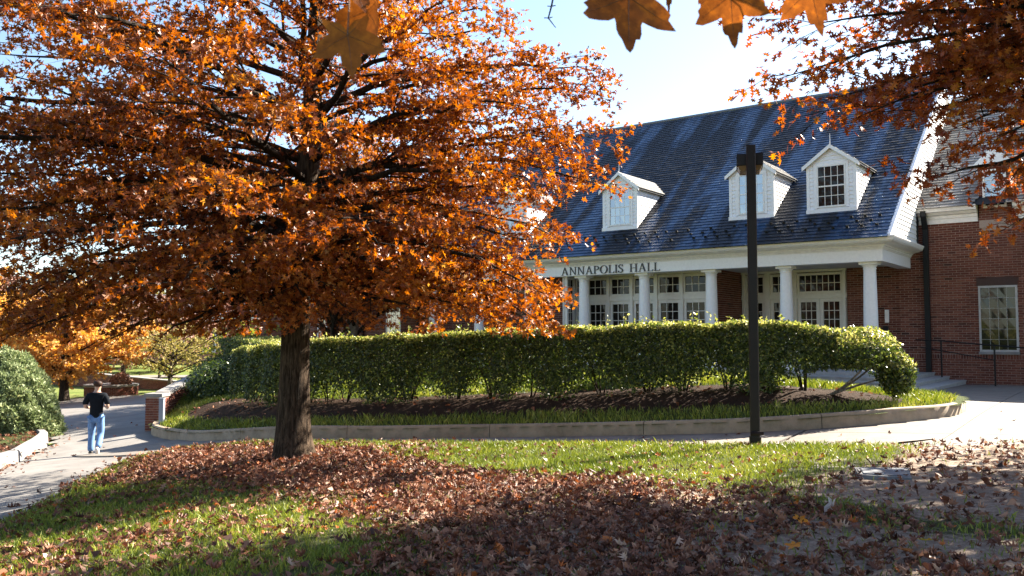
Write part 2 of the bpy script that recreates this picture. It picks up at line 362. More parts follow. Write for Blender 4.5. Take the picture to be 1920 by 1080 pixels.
T_OAKS = [half_outline(OAK_S, .0, .10), half_outline(OAK_S, .5, .2), half_outline(OAK_S, -.4, .12)]
T_LIT = [half_outline(OAK_PTS, .9, .25), half_outline(OAK_PTS, -1.1, -.2), half_outline(OAK_PTS, .3, .55), half_outline(OAK_PTS, -.5, .1)]
T_LIT += [half_outline(OAK_PTS, 1.6, .9), half_outline([(0, .1), (.2, .22), (.34, .5), (.1, .6), (0, .55)], .8, .4), half_outline([(0, 0), (.3, .3), (.22, .62), (0, .8)], -1.2, .5), half_outline(OAK_S, -1.5, -.6), half_outline([(0, 0), (.05, .3), (.4, .34), (.12, .5), (.3, .8), (0, .9)], .4, .3)]
OVAL = [(0, 0), (.24, .3), (.22, .65), (0, 1)]
T_OVAL = [half_outline(OVAL, .3, .2), half_outline(OVAL, -.3, .1)]
BROAD = [(0, 0), (.35, .2), (.3, .45), (.45, .6), (.15, .75), (0, 1)]
T_BROAD = [half_outline(BROAD, .3, .15), half_outline(BROAD, -.3, .1)]
NEEDLE = [(0, 0), (.16, .35), (.08, .8), (0, 1)]
T_NEEDLE = [half_outline(NEEDLE, .4, .4), half_outline(NEEDLE, -.4, .3)]
def norm(a): return a/(np.linalg.norm(a, axis=-1, keepdims=True)+1e-9)
def frames(nrm, ydir=None, r=None):
    """rotation matrices with local z = nrm and local y close to ydir (or random)"""
    r = r or rng
    nrm = norm(nrm); y = r.normal(size=nrm.shape) if ydir is None else ydir
    y = norm(y-(y*nrm).sum(-1, keepdims=True)*nrm); x = np.cross(y, nrm)
    return np.stack([x, y, nrm], -1)
def scatter_mesh(name, tmpls, pos, rot, scale, rnd, ti=None):
    Vs = []; Ls = []; Ss = []; Rs = []; b = 0
    ti = rng.integers(0, len(tmpls), len(pos)) if ti is None else ti
    for k, (tv, tf) in enumerate(tmpls):
        m = ti == k; n = int(m.sum())
        if n == 0: continue
        P = np.einsum('nij,kj->nki', rot[m], tv)*scale[m][:, None, None]+pos[m][:, None, :]
        nv = len(tv); Vs.append(P.reshape(-1, 3)); Rs.append(np.repeat(rnd[m], nv))
        lo = np.concatenate([np.array(f) for f in tf]); sz = [len(f) for f in tf]
        Ls.append((lo[None, :]+(b+np.arange(n)*nv)[:, None]).ravel()); Ss.append(np.tile(sz, n)); b += n*nv
    return bulk(name, np.concatenate(Vs), np.concatenate(Ls), np.concatenate(Ss), np.concatenate(Rs))
def leaf_objects(tmpls, pos, rot, scale, rnd, mat, parent, n=300, name='leaf', stuff='foliage', levels=8, split=True):
    """the leaves that show largest become objects, the rest one mesh"""
    keep = np.zeros(len(pos), bool); ti = rng.integers(0, len(tmpls), len(pos))
    if split:
        x, y, d = vis(pos); sc = np.where(d < 1e8, scale/d, -1); o = np.argsort(-sc)[:n]; o = o[sc[o] > 0]; keep[o] = True
        var = {}
        for i in o:
            key = (int(ti[i]), int(min(levels-1, max(0, rnd[i])*levels)))
            if key not in var:
                tv, tf = tmpls[key[0]]; me = bulk(name, tv, np.concatenate([np.array(f) for f in tf]), [len(f) for f in tf], np.full(len(tv), (key[1]+.5)/levels)); me.materials.append(mat); var[key] = me
            ob = bpy.data.objects.new(name, var[key]); col.objects.link(ob)
            m4 = np.eye(4); m4[:3, :3] = rot[i]*scale[i]; m4[:3, 3] = pos[i]
            parent_to(ob, parent); ob.matrix_basis = Matrix(m4.tolist())
    m = ~keep
    if stuff is None: return keep, ti
    return link(stuff, scatter_mesh(stuff, tmpls, pos[m], rot[m], scale[m], rnd[m], ti[m]), parent, mat, 'stuff')

# ------------------------------------------------------------------ ground
LAWN = [(-6.5, -8), (-6.35, 4), (-6.13, 10.36), (-6.48, 12.21), (-6.95, 14.4), (-7.22, 15.9), (-7.2, 16.8), (-6.75, 17.45), (-5.8, 17.33), (-4.85, 17.03), (-3.16, 16.44), (-1.58, 15.9), (.38, 15.37), (2.16, 14.53), (3.81, 13.54), (4.76, 13.03), (5.64, 12.31), (7.08, 11.9), (10, 10.4), (14, 8), (14, -8)]
DENSE = [(-6.73, 17.26), (-4.22, 15.48), (-2.8, 14.4), (-1.55, 12.7), (-.41, 11.2), (.88, 10.25), (1.98, 9.5), (2.61, 8.62), (2.83, 7.64), (3.18, 6.98), (3.93, 6.37), (4.5, 4), (-.5, 4), (-.79, 5.86), (-1.05, 7.11), (-1.75, 8.87), (-2.93, 10.32), (-4.1, 11.45), (-5.39, 12.28), (-6.18, 12.83), (-6.82, 15.73)]
DIRT = [(5.9, 12.6), (4.41, 10.79), (3.24, 9.36), (2.56, 8.62), (2.83, 7.64), (3.18, 6.98), (3.93, 6.37), (5.5, 5.5), (9.5, 9), (9, 11.5), (7.2, 12.2)]
def f_dirt(x, y):
    s = sdist(x, y, DIRT)+.35*fnoise(x, y, 2.2, 3); d = np.clip(s/.9+.35, 0, 1)
    s2 = np.clip(sdist(x, y, DENSE)/.8+.2, 0, 1)*.75
    return np.maximum(d, s2)
KERB = catmull([(-10.0, 24.0), (-9.75, 23.2), (-9.25, 22.5), (-8.4, 21.55), (-7.3, 20.3), (-5.2, 18.6), (-3.87, 17.95), (-2.0, 17.4), (.41, 16.66), (1.88, 15.97), (3.23, 15.36), (4.09, 15.02), (4.97, 14.8), (5.85, 14.73), (6.83, 14.87), (7.73, 15.2), (8.35, 15.8), (8.7, 16.4), (8.85, 17.0), (8.6, 17.7), (8.0, 18.3)], 10)
BACK = [(7.6, 18.7), (4.3, 21.0), (2.9, 23.2), (-1.0, 26.5), (-6.0, 30.5), (-9.6, 29.2), (-10.2, 26.5)]
BED = [tuple(p) for p in KERB]+BACK
HEDGE_F = [(6.05, 15.75), (4.9, 16.0), (3.6, 16.55), (2.2, 17.3), (.7, 18.05), (-.8, 18.6), (-2.4, 19.1), (-4.0, 19.65), (-5.6, 20.75), (-7.5, 22.9)]
def bedz(x, y):
    e = pdist(x, y, [tuple(p) for p in KERB]); return zt(x, y)+.22+.40*np.clip((e-.25)/1.2, 0, 1)**.9*np.clip((8.0-x)/3.2, .1, 1)+.012*fnoise(x, y, 5, 4)
ground = sheet('ground', [(-120, -60), (120, -60), (120, 200), (-120, 200)], 2.0, -.10, M['far_grass'])
ring = [(3000*math.cos(a), 3000*math.sin(a)) for a in np.linspace(0, 2*math.pi, 49)[:-1]]
gfar = sheet('ground', [(x, y) for x, y in ring], 60, -.9, M['far_grass']); gfar.name = 'far_ground'
ROAD = [(-5.5, -8), (-5.5, 9), (-6, 16.5), (6, 11.5), (7, 13), (4.97, 15.2), (.4, 17.2), (-5, 19), (-8.6, 22.5), (-9.6, 24), (-9.9, 27), (-12.5, 33), (-15.5, 40), (-18.2, 43.3), (-21, 44.2), (-26, 42.5), (-40, 38), (-40, 30), (-24, 30), (-14.2, 25.2), (-12.9, 24.0), (-12.1, 22.6), (-11.65, 20.6), (-10.3, 17.3), (-9.2, 13), (-8.9, -8)]
road = sheet('road', ROAD, .35, .0, M['road'])
lawn = sheet('lawn', LAWN, .11, .035, M['soil'], {'dirt': f_dirt}, zfun=lambda x, y: zt(x, y)+.012*fnoise(x, y, 3.5, 9)-.06*np.clip(1-sdist(x, y, LAWN)/.2, 0, 1))
def f_mulch(x, y):
    d = pdist(x, y, HEDGE_F); e = pdist(x, y, [tuple(p) for p in KERB])
    return np.clip((1.55-d)/.25, 0, 1)*np.clip((e-.6)/.2, 0, 1)
bed = sheet('planting_bed', BED, .14, 0, M['bed'], {'dirt': f_mulch}, zfun=bedz)

# pavement slabs: along the kerb and squared up to the hall beyond it
path = sheet('path', [(-8, 20), (-5.5, 16.6), (4.6, 12.4), (7.0, 11.4), (12, 9), (17, 16), (13.3, 23.6), (5.6, 27), (-2, 30), (-2, 28), (2, 23), (4.0, 21), (-4, 21)], .3, .012, M['joint'])
def slab_mesh(c00, c10, c11, c01, nx=7, ny=5, gap=.010, th=.03):
    c = [np.array(p, float) for p in (c00, c10, c11, c01)]; ctr = sum(c)/4
    Lx = np.linalg.norm(c[1]-c[0]); Ly = np.linalg.norm(c[3]-c[0]); s = np.linspace(gap/Lx, 1-gap/Lx, nx); t = np.linspace(gap/Ly, 1-gap/Ly, ny)
    S, T = np.meshgrid(s, t); P = (1-S)[..., None]*(1-T)[..., None]*c[0]+S[..., None]*(1-T)[..., None]*c[1]+S[..., None]*T[..., None]*c[2]+(1-S)[..., None]*T[..., None]*c[3]
    x, y = P[..., 0].ravel(), P[..., 1].ravel(); z = zt(x, y)+th; V = np.stack([x, y, z], 1); n = len(V)
    idx = np.arange(n).reshape(ny, nx); F = [(idx[j, i], idx[j, i+1], idx[j+1, i+1], idx[j+1, i]) for j in range(ny-1) for i in range(nx-1)]
    edge = list(idx[0, :])+list(idx[1:, -1])+list(idx[-1, -2::-1])+list(idx[-2:0:-1, 0])
    low = V[edge].copy(); low[:, 2] -= th+.01; V = np.vstack([V, low]); m = len(edge)
    F += [(edge[k], n+k, n+(k+1) % m, edge[(k+1) % m]) for k in range(m)]
    return bulk('slab', V, np.concatenate([np.array(f) for f in F]), [len(f) for f in F])
def kerb_at(u_lim=4.75):
    out = []
    for p in KERB[30:]:
        if (p[0]*U[0]+p[1]*U[1]) < u_lim: break
        out.append(p)
    return np.array(out)
KL = kerb_at(); sl = np.r_[0, np.cumsum(np.linalg.norm(np.diff(KL, axis=0), axis=1))]
def along(s): return np.array([np.interp(s, sl, KL[:, 0]), np.interp(s, sl, KL[:, 1])])
st_ = np.r_[np.arange(0, sl[-1]-1.0, 2.1), sl[-1]]
def outer(s):
    d = along(min(s+.1, sl[-1]))-along(max(s-.1, 0)); d /= np.linalg.norm(d); return along(s)+np.array([d[1], -d[0]])*2.4
for i in range(len(st_)-1):
    a, b = along(st_[i]), along(st_[i+1]); oa, ob_ = outer(st_[i]), outer(st_[i+1])
    if i == len(st_)-2: ob_ = b-Vd[:2]*2.9
    link('slab', slab_mesh(oa, ob_, b, a), path, M['slab'])
def uvp(u, v): return (U*u+Vd*v)[:2]
us = [4.75, 2.5, .25, -2, -4.4, -7]; vs = [9.3, 11.6, 14.6, 16.9, 19.4, 21.6, 24.2, 26.8]
for i in range(len(us)-1):
    for j in range(len(vs)-1): link('slab', slab_mesh(uvp(us[i+1], vs[j]), uvp(us[i], vs[j]), uvp(us[i], vs[j+1]), uvp(us[i+1], vs[j+1])), path, M['slab'])
for u0 in (4.75, 7.0, 9.3, 11.6, 13.9): link('slab', slab_mesh(uvp(u0, 19.4), uvp(u0+2.28, 19.4), uvp(u0+2.28, 22.0), uvp(u0, 22.0)), path, M['slab'])

# kerb in sections
kerb = empty('kerb', (0.4, 16.6, -2)); kerb['kind'] = 'structure'
def kerb_run(line, parent, w=.17, h=.27, sec=3.1, hfun=None, name='kerb_section', mat=None):
    L = np.array(line); s = np.r_[0, np.cumsum(np.linalg.norm(np.diff(L, axis=0), axis=1))]; tot = s[-1]
    cuts = np.r_[np.arange(0, tot-.8, sec), tot]
    for a, b in zip(cuts[:-1], cuts[1:]):
        ss = np.linspace(a+.006, b-.006, max(3, int((b-a)/.18))); mb = MB(); pr = []
        for q in ss:
            p = np.array([np.interp(q, s, L[:, 0]), np.interp(q, s, L[:, 1])]); e = .05
            d = np.array([np.interp(q+e, s, L[:, 0])-np.interp(q-e, s, L[:, 0]), np.interp(q+e, s, L[:, 1])-np.interp(q-e, s, L[:, 1])]); d /= np.linalg.norm(d)+1e-9
            nrm = np.array([-d[1], d[0]]); z = float(zt(*p)); hh = h if hfun is None else hfun(q, tot)
            prof = [(0, -.08), (.012, .02), (.03, hh-.03), (.055, hh), (w, hh+.004), (w+.02, hh-.03), (w+.02, -.05)]
            pr.append([(p[0]+nrm[0]*t, p[1]+nrm[1]*t, z+zz) for t, zz in prof])
        n = len(pr[0]); V = [v for r_ in pr for v in r_]
        F = [(i*n+k, i*n+(k+1) % n, (i+1)*n+(k+1) % n, (i+1)*n+k) for i in range(len(pr)-1) for k in range(n)]+[tuple(range(n))[::-1], tuple(range((len(pr)-1)*n, len(pr)*n))]
        mb.add(V, F); mb.build(name, mat or M['kerb'], parent, smooth=True)
kerb_run(KERB, kerb, hfun=lambda q, t: .27-.09*np.clip((q-(t-5))/3, 0, 1))
LK = catmull([(-9.4, 15.0), (-10.33, 17.4), (-11.0, 19.2), (-11.68, 20.9), (-12.09, 22.2), (-12.55, 23.3), (-13.4, 24.2), (-15, 25), (-17.5, 26)], 8)
lk = empty('side_kerb', (-11.2, 20, -2.9)); lk['kind'] = 'structure'
kerb_run(LK[:, :], lk, h=.26, w=.22, sec=2.4, mat=M['coping'], hfun=lambda q, t: .26)
LB = [tuple(p+np.array([-.12, .06])) for p in LK]+[(-25, 27), (-25, 12), (-14, 10), (-10, 12)]
lbed = sheet('side_bed', LB, .2, .2, M['bed'], {'dirt': lambda x, y: np.clip(.5+fnoise(x, y, 1.5, 5), 0, 1)})

# ------------------------------------------------------------------ the hall
hall = empty('brick_hall', tuple(W(14, 27, -1.4)), 'brick hall with white columned porch, dark slate roof, dormers and black lettering over the entrance', 'building')
VW = 26.91                      # wall plane
EAVE_V, EAVE_Z, PITCH = 23.2, 2.56, .75
def roofz(v): return EAVE_Z+PITCH*(v-EAVE_V)
UG0, UG1 = 5.33, 22.7
RV = 31.5; RZ = roofz(RV)
def bricks(name, rects, holes, v, parent, split=0, lo=-1.6, rowlock=None, face=-1, axis='u'):
    """brick courses as geometry on a plane: rects (u0,u1,z0,z1); holes cut out; face -1 looks to -v (axis u) or -u (axis v)"""
    bl, bh, jt = .203, .0573, .0104; ch = .0677; out = []
    for (u0, u1, z0, z1) in rects:
        k0 = int(math.floor((z0-lo)/ch)); k = k0
        while True:
            za = lo+k*ch; zb = za+bh
            if za > z1: break
            k += 1
            if zb < z0+.01: continue
            zb = min(zb, z1); za = max(za, z0)
            if rowlock and rowlock[0] < (za+zb)/2 < rowlock[1]: continue
            off = (k % 2)*.5*(bl+jt); u = u0-off
            while u < u1:
                a, b = max(u, u0), min(u+bl, u1); u += bl+jt
                segs = [(a, b)]
                for h0, h1, g0, g1 in holes:
                    if g0 < (za+zb)/2 < g1:
                        ns = []
                        for s0, s1 in segs:
                            if s1 <= h0 or s0 >= h1: ns.append((s0, s1))
                            else:
                                if s0 < h0: ns.append((s0, h0))
                                if s1 > h1: ns.append((h1, s1))
                        segs = ns
                out += [(s0, s1, za, zb) for s0, s1 in segs if s1-s0 > .03]
        if rowlock and u1-u0 > .5:
            u = u0
            while u < u1-.06:
                if not any(h0 < u+.03 < h1 and g0 < rowlock[0]+.05 < g1 for h0, h1, g0, g1 in holes): out.append((u, u+.0573, rowlock[0]+.004, rowlock[1]-.004))
                u += .0677
    out = np.array(out); n = len(out); rn = rng.random(n)
    ctr = np.stack([(out[:, 0]+out[:, 1])/2, np.full(n, v), (out[:, 2]+out[:, 3])/2], 1) if axis == 'u' else np.stack([np.full(n, v), (out[:, 0]+out[:, 1])/2, (out[:, 2]+out[:, 3])/2], 1)
    keep = np.zeros(n, bool)
    if split:
        full = np.abs(out[:, 1]-out[:, 0]-bl) < .002; full &= np.abs(out[:, 3]-out[:, 2]-bh) < .002
        x, y, d = vis(FB(ctr)); d = np.where(full, d, 1e9); o = np.argsort(d)[:split]; keep[o[d[o] < 1e8]] = True
        var = []
        for q in range(10):
            mb = MB(FB); p = .004+.002*(q % 3)
            mb.add([(-bl/2, 0, -bh/2), (bl/2, 0, -bh/2), (bl/2, 0, bh/2), (-bl/2, 0, bh/2), (-bl/2+.003, -p-.006, -bh/2+.003), (bl/2-.003, -p-.006, -bh/2+.003), (bl/2-.003, -p-.006, bh/2-.003), (-bl/2+.003, -p-.006, bh/2-.003)], [(4, 5, 6, 7), (0, 1, 5, 4), (1, 2, 6, 5), (2, 3, 7, 6), (3, 0, 4, 7)], (q+.5)/10)
            me = mb.mesh('brick'); me.materials.append(M['brick']); var.append(me)
        for i in np.nonzero(keep)[0]:
            ob = bpy.data.objects.new('brick', var[int(rn[i]*10)]); col.objects.link(ob); parent_to(ob, parent); ob.location = FB(ctr[i])[0]
    mb = MB(FB)
    for i in np.nonzero(~keep)[0]:
        a, b, za, zb = out[i]; p = .008+.005*rn[(i*7) % n]; e = .003
        if axis == 'u': vs = [(a, v, za), (b, v, za), (b, v, zb), (a, v, zb), (a+e, v+face*p, za+e), (b-e, v+face*p, za+e), (b-e, v+face*p, zb-e), (a+e, v+face*p, zb-e)]
        else: vs = [(v, a, za), (v, b, za), (v, b, zb), (v, a, zb), (v+face*p, a+e, za+e), (v+face*p, b-e, za+e), (v+face*p, b-e, zb-e), (v+face*p, a+e, zb-e)]
        mb.add(vs, [(4, 5, 6, 7), (0, 1, 5, 4), (1, 2, 6, 5), (2, 3, 7, 6), (3, 0, 4, 7)], rn[i])
    mb.build(name, M['brick'], parent, 'stuff')
def glazed(name, u0, u1, z0, z1, v, cols, rows, parent, fw=.05, bar=.018, mat=None, fmat=None, face=-1, axis='u', depth=.05, pane_parent=None, midrail=0):
    """glazed frame with separate panes; returns the frame"""
    mat = mat or M['glass_dark']; fmat = fmat or M['frame']
    def bx(mb, a, b, d0, d1, c, d):
        d0, d1 = min(d0, d1), max(d0, d1)
        mb.box(a, b, d0, d1, c, d) if axis == 'u' else mb.box(d0, d1, a, b, c, d)
    mb = MB(FB); f = v+face*depth
    bx(mb, u0, u0+fw, v, f, z0, z1); bx(mb, u1-fw, u1, v, f, z0, z1); bx(mb, u0+fw, u1-fw, v, f-face*.002, z0, z0+fw); bx(mb, u0+fw, u1-fw, v, f-face*.002, z1-fw, z1)
    gu0, gu1, gz0, gz1 = u0+fw, u1-fw, z0+fw, z1-fw; du = (gu1-gu0)/cols; dz = (gz1-gz0)/rows
    for i in range(1, cols): bx(mb, gu0+i*du-bar/2, gu0+i*du+bar/2, v, v+face*depth*.6, gz0, gz1)
    for j in range(1, rows):
        w = bar*2.4 if (midrail and j == midrail) else bar
        bx(mb, gu0, gu1, v, v+face*(depth*.6+.003 if w == bar else depth*.85), gz0+j*dz-w/2, gz0+j*dz+w/2)
    fr = mb.build(name, fmat, parent)
    for i in range(cols):
        for j in range(rows):
            g = MB(FB); t = rng.normal(0, .0015, 4); q = v+face*.012
            cs = [(gu0+i*du+bar/2-.004, gz0+j*dz+bar/2-.004), (gu0+(i+1)*du-bar/2+.004, gz0+j*dz+bar/2-.004), (gu0+(i+1)*du-bar/2+.004, gz0+(j+1)*dz-bar/2+.004), (gu0+i*du+bar/2-.004, gz0+(j+1)*dz-bar/2+.004)]
            front = [(a, q+t[k], b) if axis == 'u' else (q+t[k], a, b) for k, (a, b) in enumerate(cs)]
            back = [(a, q-face*.006, b) if axis == 'u' else (q-face*.006, a, b) for a, b in cs]
            g.add(front+back, [(0, 1, 2, 3), (4, 5, 6, 7), (0, 1, 5, 4), (1, 2, 6, 5), (2, 3, 7, 6), (3, 0, 4, 7)]); g.build('pane', mat, pane_parent or fr)
    return fr

# --- right wing wall
mb = MB(FB); mb.box(-9, 5.9, VW, VW+.3, -1.7, 3.3); wing_wall = mb.build('wing_wall', M['mortar'], hall)
WIN = (2.88, 3.83, -.45, 1.38)
bricks('brick_courses', [(-1.5, 5.9, -1.55, 3.2)], [(WIN[0], WIN[1], WIN[2], WIN[3]+.2), (3.0, 3.7, 2.9, 6)], VW, wing_wall, 300, rowlock=(-.66, -.53))
mb = MB(FB); mb.box(WIN[0]-.04, WIN[1]+.04, VW-.012, VW+.05, WIN[3]+.002, WIN[3]+.24); mb.build('lintel', plain('dark_brick_lintel', (.06, .032, .025), .9, 30, .3), wing_wall)
mb = MB(FB); mb.box(WIN[0]-.02, WIN[1]+.02, VW-.07, VW+.05, WIN[2]-.07, WIN[2]); mb.build('sill', M['coping'], wing_wall)
glazed('wing_window', WIN[0], WIN[1], WIN[2], WIN[3], VW-.005, 4, 6, wing_wall, .055, .008, M['glass_green'], M['frame_dim'], depth=.03)
# wing cornice and gutter
def sweep_box(name, prof, u0, u1, mat, parent):
    mb = MB(FB); n = len(prof); mb.add([(u0, v, z) for v, z in prof]+[(u1, v, z) for v, z in prof], [tuple(range(n)), tuple(range(n, 2*n))[::-1]]+[(i, (i+1) % n, n+(i+1) % n, n+i) for i in range(n)])
    return mb.build(name, mat, parent)
WCOR = [(VW, 3.2), (VW-.05, 3.2), (VW-.055, 3.33), (VW-.09, 3.34), (VW-.1, 3.42), (VW-.2, 3.44), (VW-.26, 3.5), (VW-.36, 3.51), (VW-.42, 3.62), (VW-.42, 3.64), (VW, 3.64)]
sweep_box('wing_cornice', WCOR, 3.78, 5.3, M['white_trim'], hall); sweep_box('wing_cornice', WCOR, -9, 2.9, M['white_trim'], hall)
# wing roof
WM, WV0, WZ0 = .72, VW-.42, 3.63
def wroof(v): return WZ0+WM*(v-WV0)
mb = MB(FB); mb.add([(-9, WV0, WZ0-.02), (5.35, WV0, WZ0-.02), (5.35, 33, wroof(33)-.02), (-9, 33, wroof(33)-.02), (-9, 33, 3), (5.35, 33, 3), (5.35, WV0+.4, 3.3), (-9, WV0+.4, 3.3)], [(0, 1, 2, 3), (3, 2, 5, 4), (0, 3, 4, 7), (1, 2, 5, 6), (7, 6, 5, 4)]); wing_roof = mb.build('wing_roof', M['slate_under'], hall)
def slates(parent, u0, u1, v0, v1, zf, slope, mat, name='slate_courses', split=0, holes=(), w=.205, ex=.175):
    L = math.hypot(1, slope); dv = ex/L; nrm = np.array([0, -slope, 1])/L; rows = int((v1-v0)/dv); res = []
    for r in range(rows):
        v = v0+r*dv; u = u0-(r % 2)*w/2-rng.random()*.03
        while u < u1:
            ww = w*rng.uniform(.86, 1.12); a, b = max(u, u0), min(u+ww-.006, u1); u += ww
            if b-a < .05: continue
            cu, cv = (a+b)/2, v+dv/2
            if any(h0 < cu < h1 and g0 < cv < g1 for h0, h1, g0, g1 in holes): continue
            res.append((a, b, v, rng.uniform(0, .006), rng.random()))
    res = np.array(res); n = len(res)
    ctr = np.stack([(res[:, 0]+res[:, 1])/2, res[:, 2]+dv/2, zf(res[:, 2]+dv/2)], 1); keep = np.zeros(n, bool)
    def shape(a, b, v, lift, z0, dd=0.):
        t = .021+lift; top = dv*1.25; e = rng.uniform(-.004, .004)
        return [(a, v+dd-slope*t/L, z0+t/L), (b, v+dd+e-slope*t/L, z0+t/L+e*slope), (b, v+top, z0+top*slope+.003), (a, v+top, z0+top*slope+.003), (a, v+dd, z0-.004), (b, v+dd, z0-.004)]
    FS = [(0, 1, 2, 3), (0, 4, 5, 1), (0, 3, 4), (1, 5, 2)]
    if split:
        x, y, d = vis(FB(ctr)); d = np.where((y > .02), d, 1e9); o = np.argsort(d)[:split]; keep[o[d[o] < 1e8]] = True
        var = {}
        for i in np.nonzero(keep)[0]:
            wq = round((res[i, 1]-res[i, 0])/.01)*.01; key = (wq, int(res[i, 4]*6))
            if key not in var:
                mb = MB(FB); mb.add(shape(-wq/2, wq/2, 0, .003*(key[1] % 3), 0), FS, (key[1]+.5)/6); me = mb.mesh('slate'); me.materials.append(mat); var[key] = me
            ob = bpy.data.objects.new('slate', var[key]); col.objects.link(ob); parent_to(ob, parent)
            ob.location = FB([(res[i, 0]+res[i, 1])/2, res[i, 2], zf(res[i, 2])])[0]
    mb = MB(FB)
    for i in np.nonzero(~keep)[0]:
        a, b, v, l, r_ = res[i]; mb.add(shape(a, b, v, l, zf(v)), FS, r_)
    return mb.build(name, mat, parent, 'stuff')
slates(wing_roof, -1.5, 5.32, WV0-.03, 33, wroof, WM, M['slate_wing'], holes=[(2.95, 3.75, 26, 28.2)])
# wall dormer on the wing
mb = MB(FB); mb.box(2.95, 3.75, VW-.03, VW+1.6, 3.0, 4.75); wd = mb.build('wall_dormer', M['mortar'], hall)
bricks('brick_courses', [(2.95, 3.75, 3.22, 4.75)], [(3.08, 3.62, 3.55, 4.6)], VW-.032, wd, 0)
glazed('window_frame', 3.06, 3.64, 3.55, 4.62, VW-.04, 3, 4, wd, .06, .016, M['glass_blue'], M['white_trim'], depth=.05, pane_parent=wd)
mb = MB(FB); mb.add([(2.85, VW-.2, 4.75), (3.85, VW-.2, 4.75), (3.35, VW-.2, 5.25), (2.85, VW+2.2, 4.75), (3.85, VW+2.2, 4.75), (3.35, VW+2.2, 5.25)], [(0, 1, 2), (5, 4, 3), (0, 2, 5, 3), (1, 4, 5, 2), (0, 3, 4, 1)]); mb.build('dormer_roof', M['white'], wd)

# --- main roof
mb = MB(FB)
mb.add([(UG0, EAVE_V, EAVE_Z-.02), (UG1, EAVE_V, EAVE_Z-.02), (UG1, RV, RZ-.02), (UG0, RV, RZ-.02), (UG0, 2*RV-EAVE_V, EAVE_Z), (UG1, 2*RV-EAVE_V, EAVE_Z), (UG0, EAVE_V+.5, EAVE_Z-.1), (UG1, EAVE_V+.5, EAVE_Z-.1)], [(0, 1, 2, 3), (3, 2, 5, 4), (6, 7, 1, 0), (7, 6, 4, 5), (1, 7, 5, 2), (0, 3, 4, 6)])
roof = mb.build('roof', M['slate_under'], hall)
DORM = [(22.0, 23.3), (17.6, 18.9), (13.19, 14.47), (8.70, 10.05), (6.38, 7.73)]
DV, DZ0, DZE = 24.42, 3.47, 4.86
holes = [(a+.02, b-.02, DV+.05, DV+1.75) for a, b in DORM[1:]]
slates(roof, UG0, UG1, EAVE_V-.04, RV, roofz, PITCH, M['slate'], split=300, holes=holes)
mb = MB(FB); mb.tube([(UG0-.02, RV, RZ+.01), (UG1, RV, RZ+.01)], .07, 6); mb.build('ridge_cap', plain('ridge_metal', (.17, .18, .2), .4), roof)
# gable cheek, white clapboards stepping up the rake
cheek = MB(FB)
def cheek_quad(v0, v1, e=0): return [(UG0-.03+e, v0, max(roofz(v0)-.02, 0)), (UG0-.03+e, v1, roofz(v1)-.02)]
cheek.add([(UG0-.02, 23.3, 2.6), (UG0-.02, 26.5, 2.6), (UG0-.02, 26.5, wroof(26.5)-.1), (UG0-.02, RV, wroof(RV)-.1), (UG0-.02, RV, RZ), (UG0+.05, 23.3, 2.6), (UG0+.05, 26.5, 2.6), (UG0+.05, 26.5, wroof(26.5)), (UG0+.05, RV, wroof(RV)), (UG0+.05, RV, RZ)], [(0, 1, 2, 3, 4), (9, 8, 7, 6, 5)])
cheek_o = cheek.build('gable_cheek', M['white'], hall)
z = 2.62
while z < RZ-.1:
    z1 = z+.13; va = EAVE_V+(z-EAVE_Z)/PITCH+.05; vb = 26.47 if z < 3.6 else 26.5+(z-3.55)/WM
    vb = min(vb, RV)
    if vb-va > .06:
        b_ = MB(FB); va2 = EAVE_V+(z1-EAVE_Z)/PITCH+.05; vb2 = 26.47 if z1 < 3.6 else min(26.5+(z1-3.55)/WM, RV)
        b_.add([(UG0-.045, va, z), (UG0-.045, vb, z), (UG0-.022, max(vb2, vb), z1+.01), (UG0-.022, min(va2, max(vb2, vb)-.01), z1+.01), (UG0-.02, va, z), (UG0-.02, vb, z)], [(0, 1, 2, 3), (0, 4, 5, 1), (0, 3, 4), (1, 5, 2)]); b_.build('clapboard', M['white'], cheek_o)
    z = z1
mb = MB(FB); w0, w1 = .0, .12
mb.add([(UG0-.07, 23.25, roofz(23.25)-.13), (UG0-.07, 23.25, roofz(23.25)+.02), (UG0-.07, RV, RZ+.02), (UG0-.07, RV, RZ-.13), (UG0+.02, 23.25, roofz(23.25)-.13), (UG0+.02, 23.25, roofz(23.25)+.02), (UG0+.02, RV, RZ+.02), (UG0+.02, RV, RZ-.13)], [(0, 1, 2, 3), (7, 6, 5, 4), (0, 4, 5, 1), (1, 5, 6, 2), (2, 6, 7, 3), (3, 7, 4, 0)]); mb.build('rake_board', M['white'], roof)
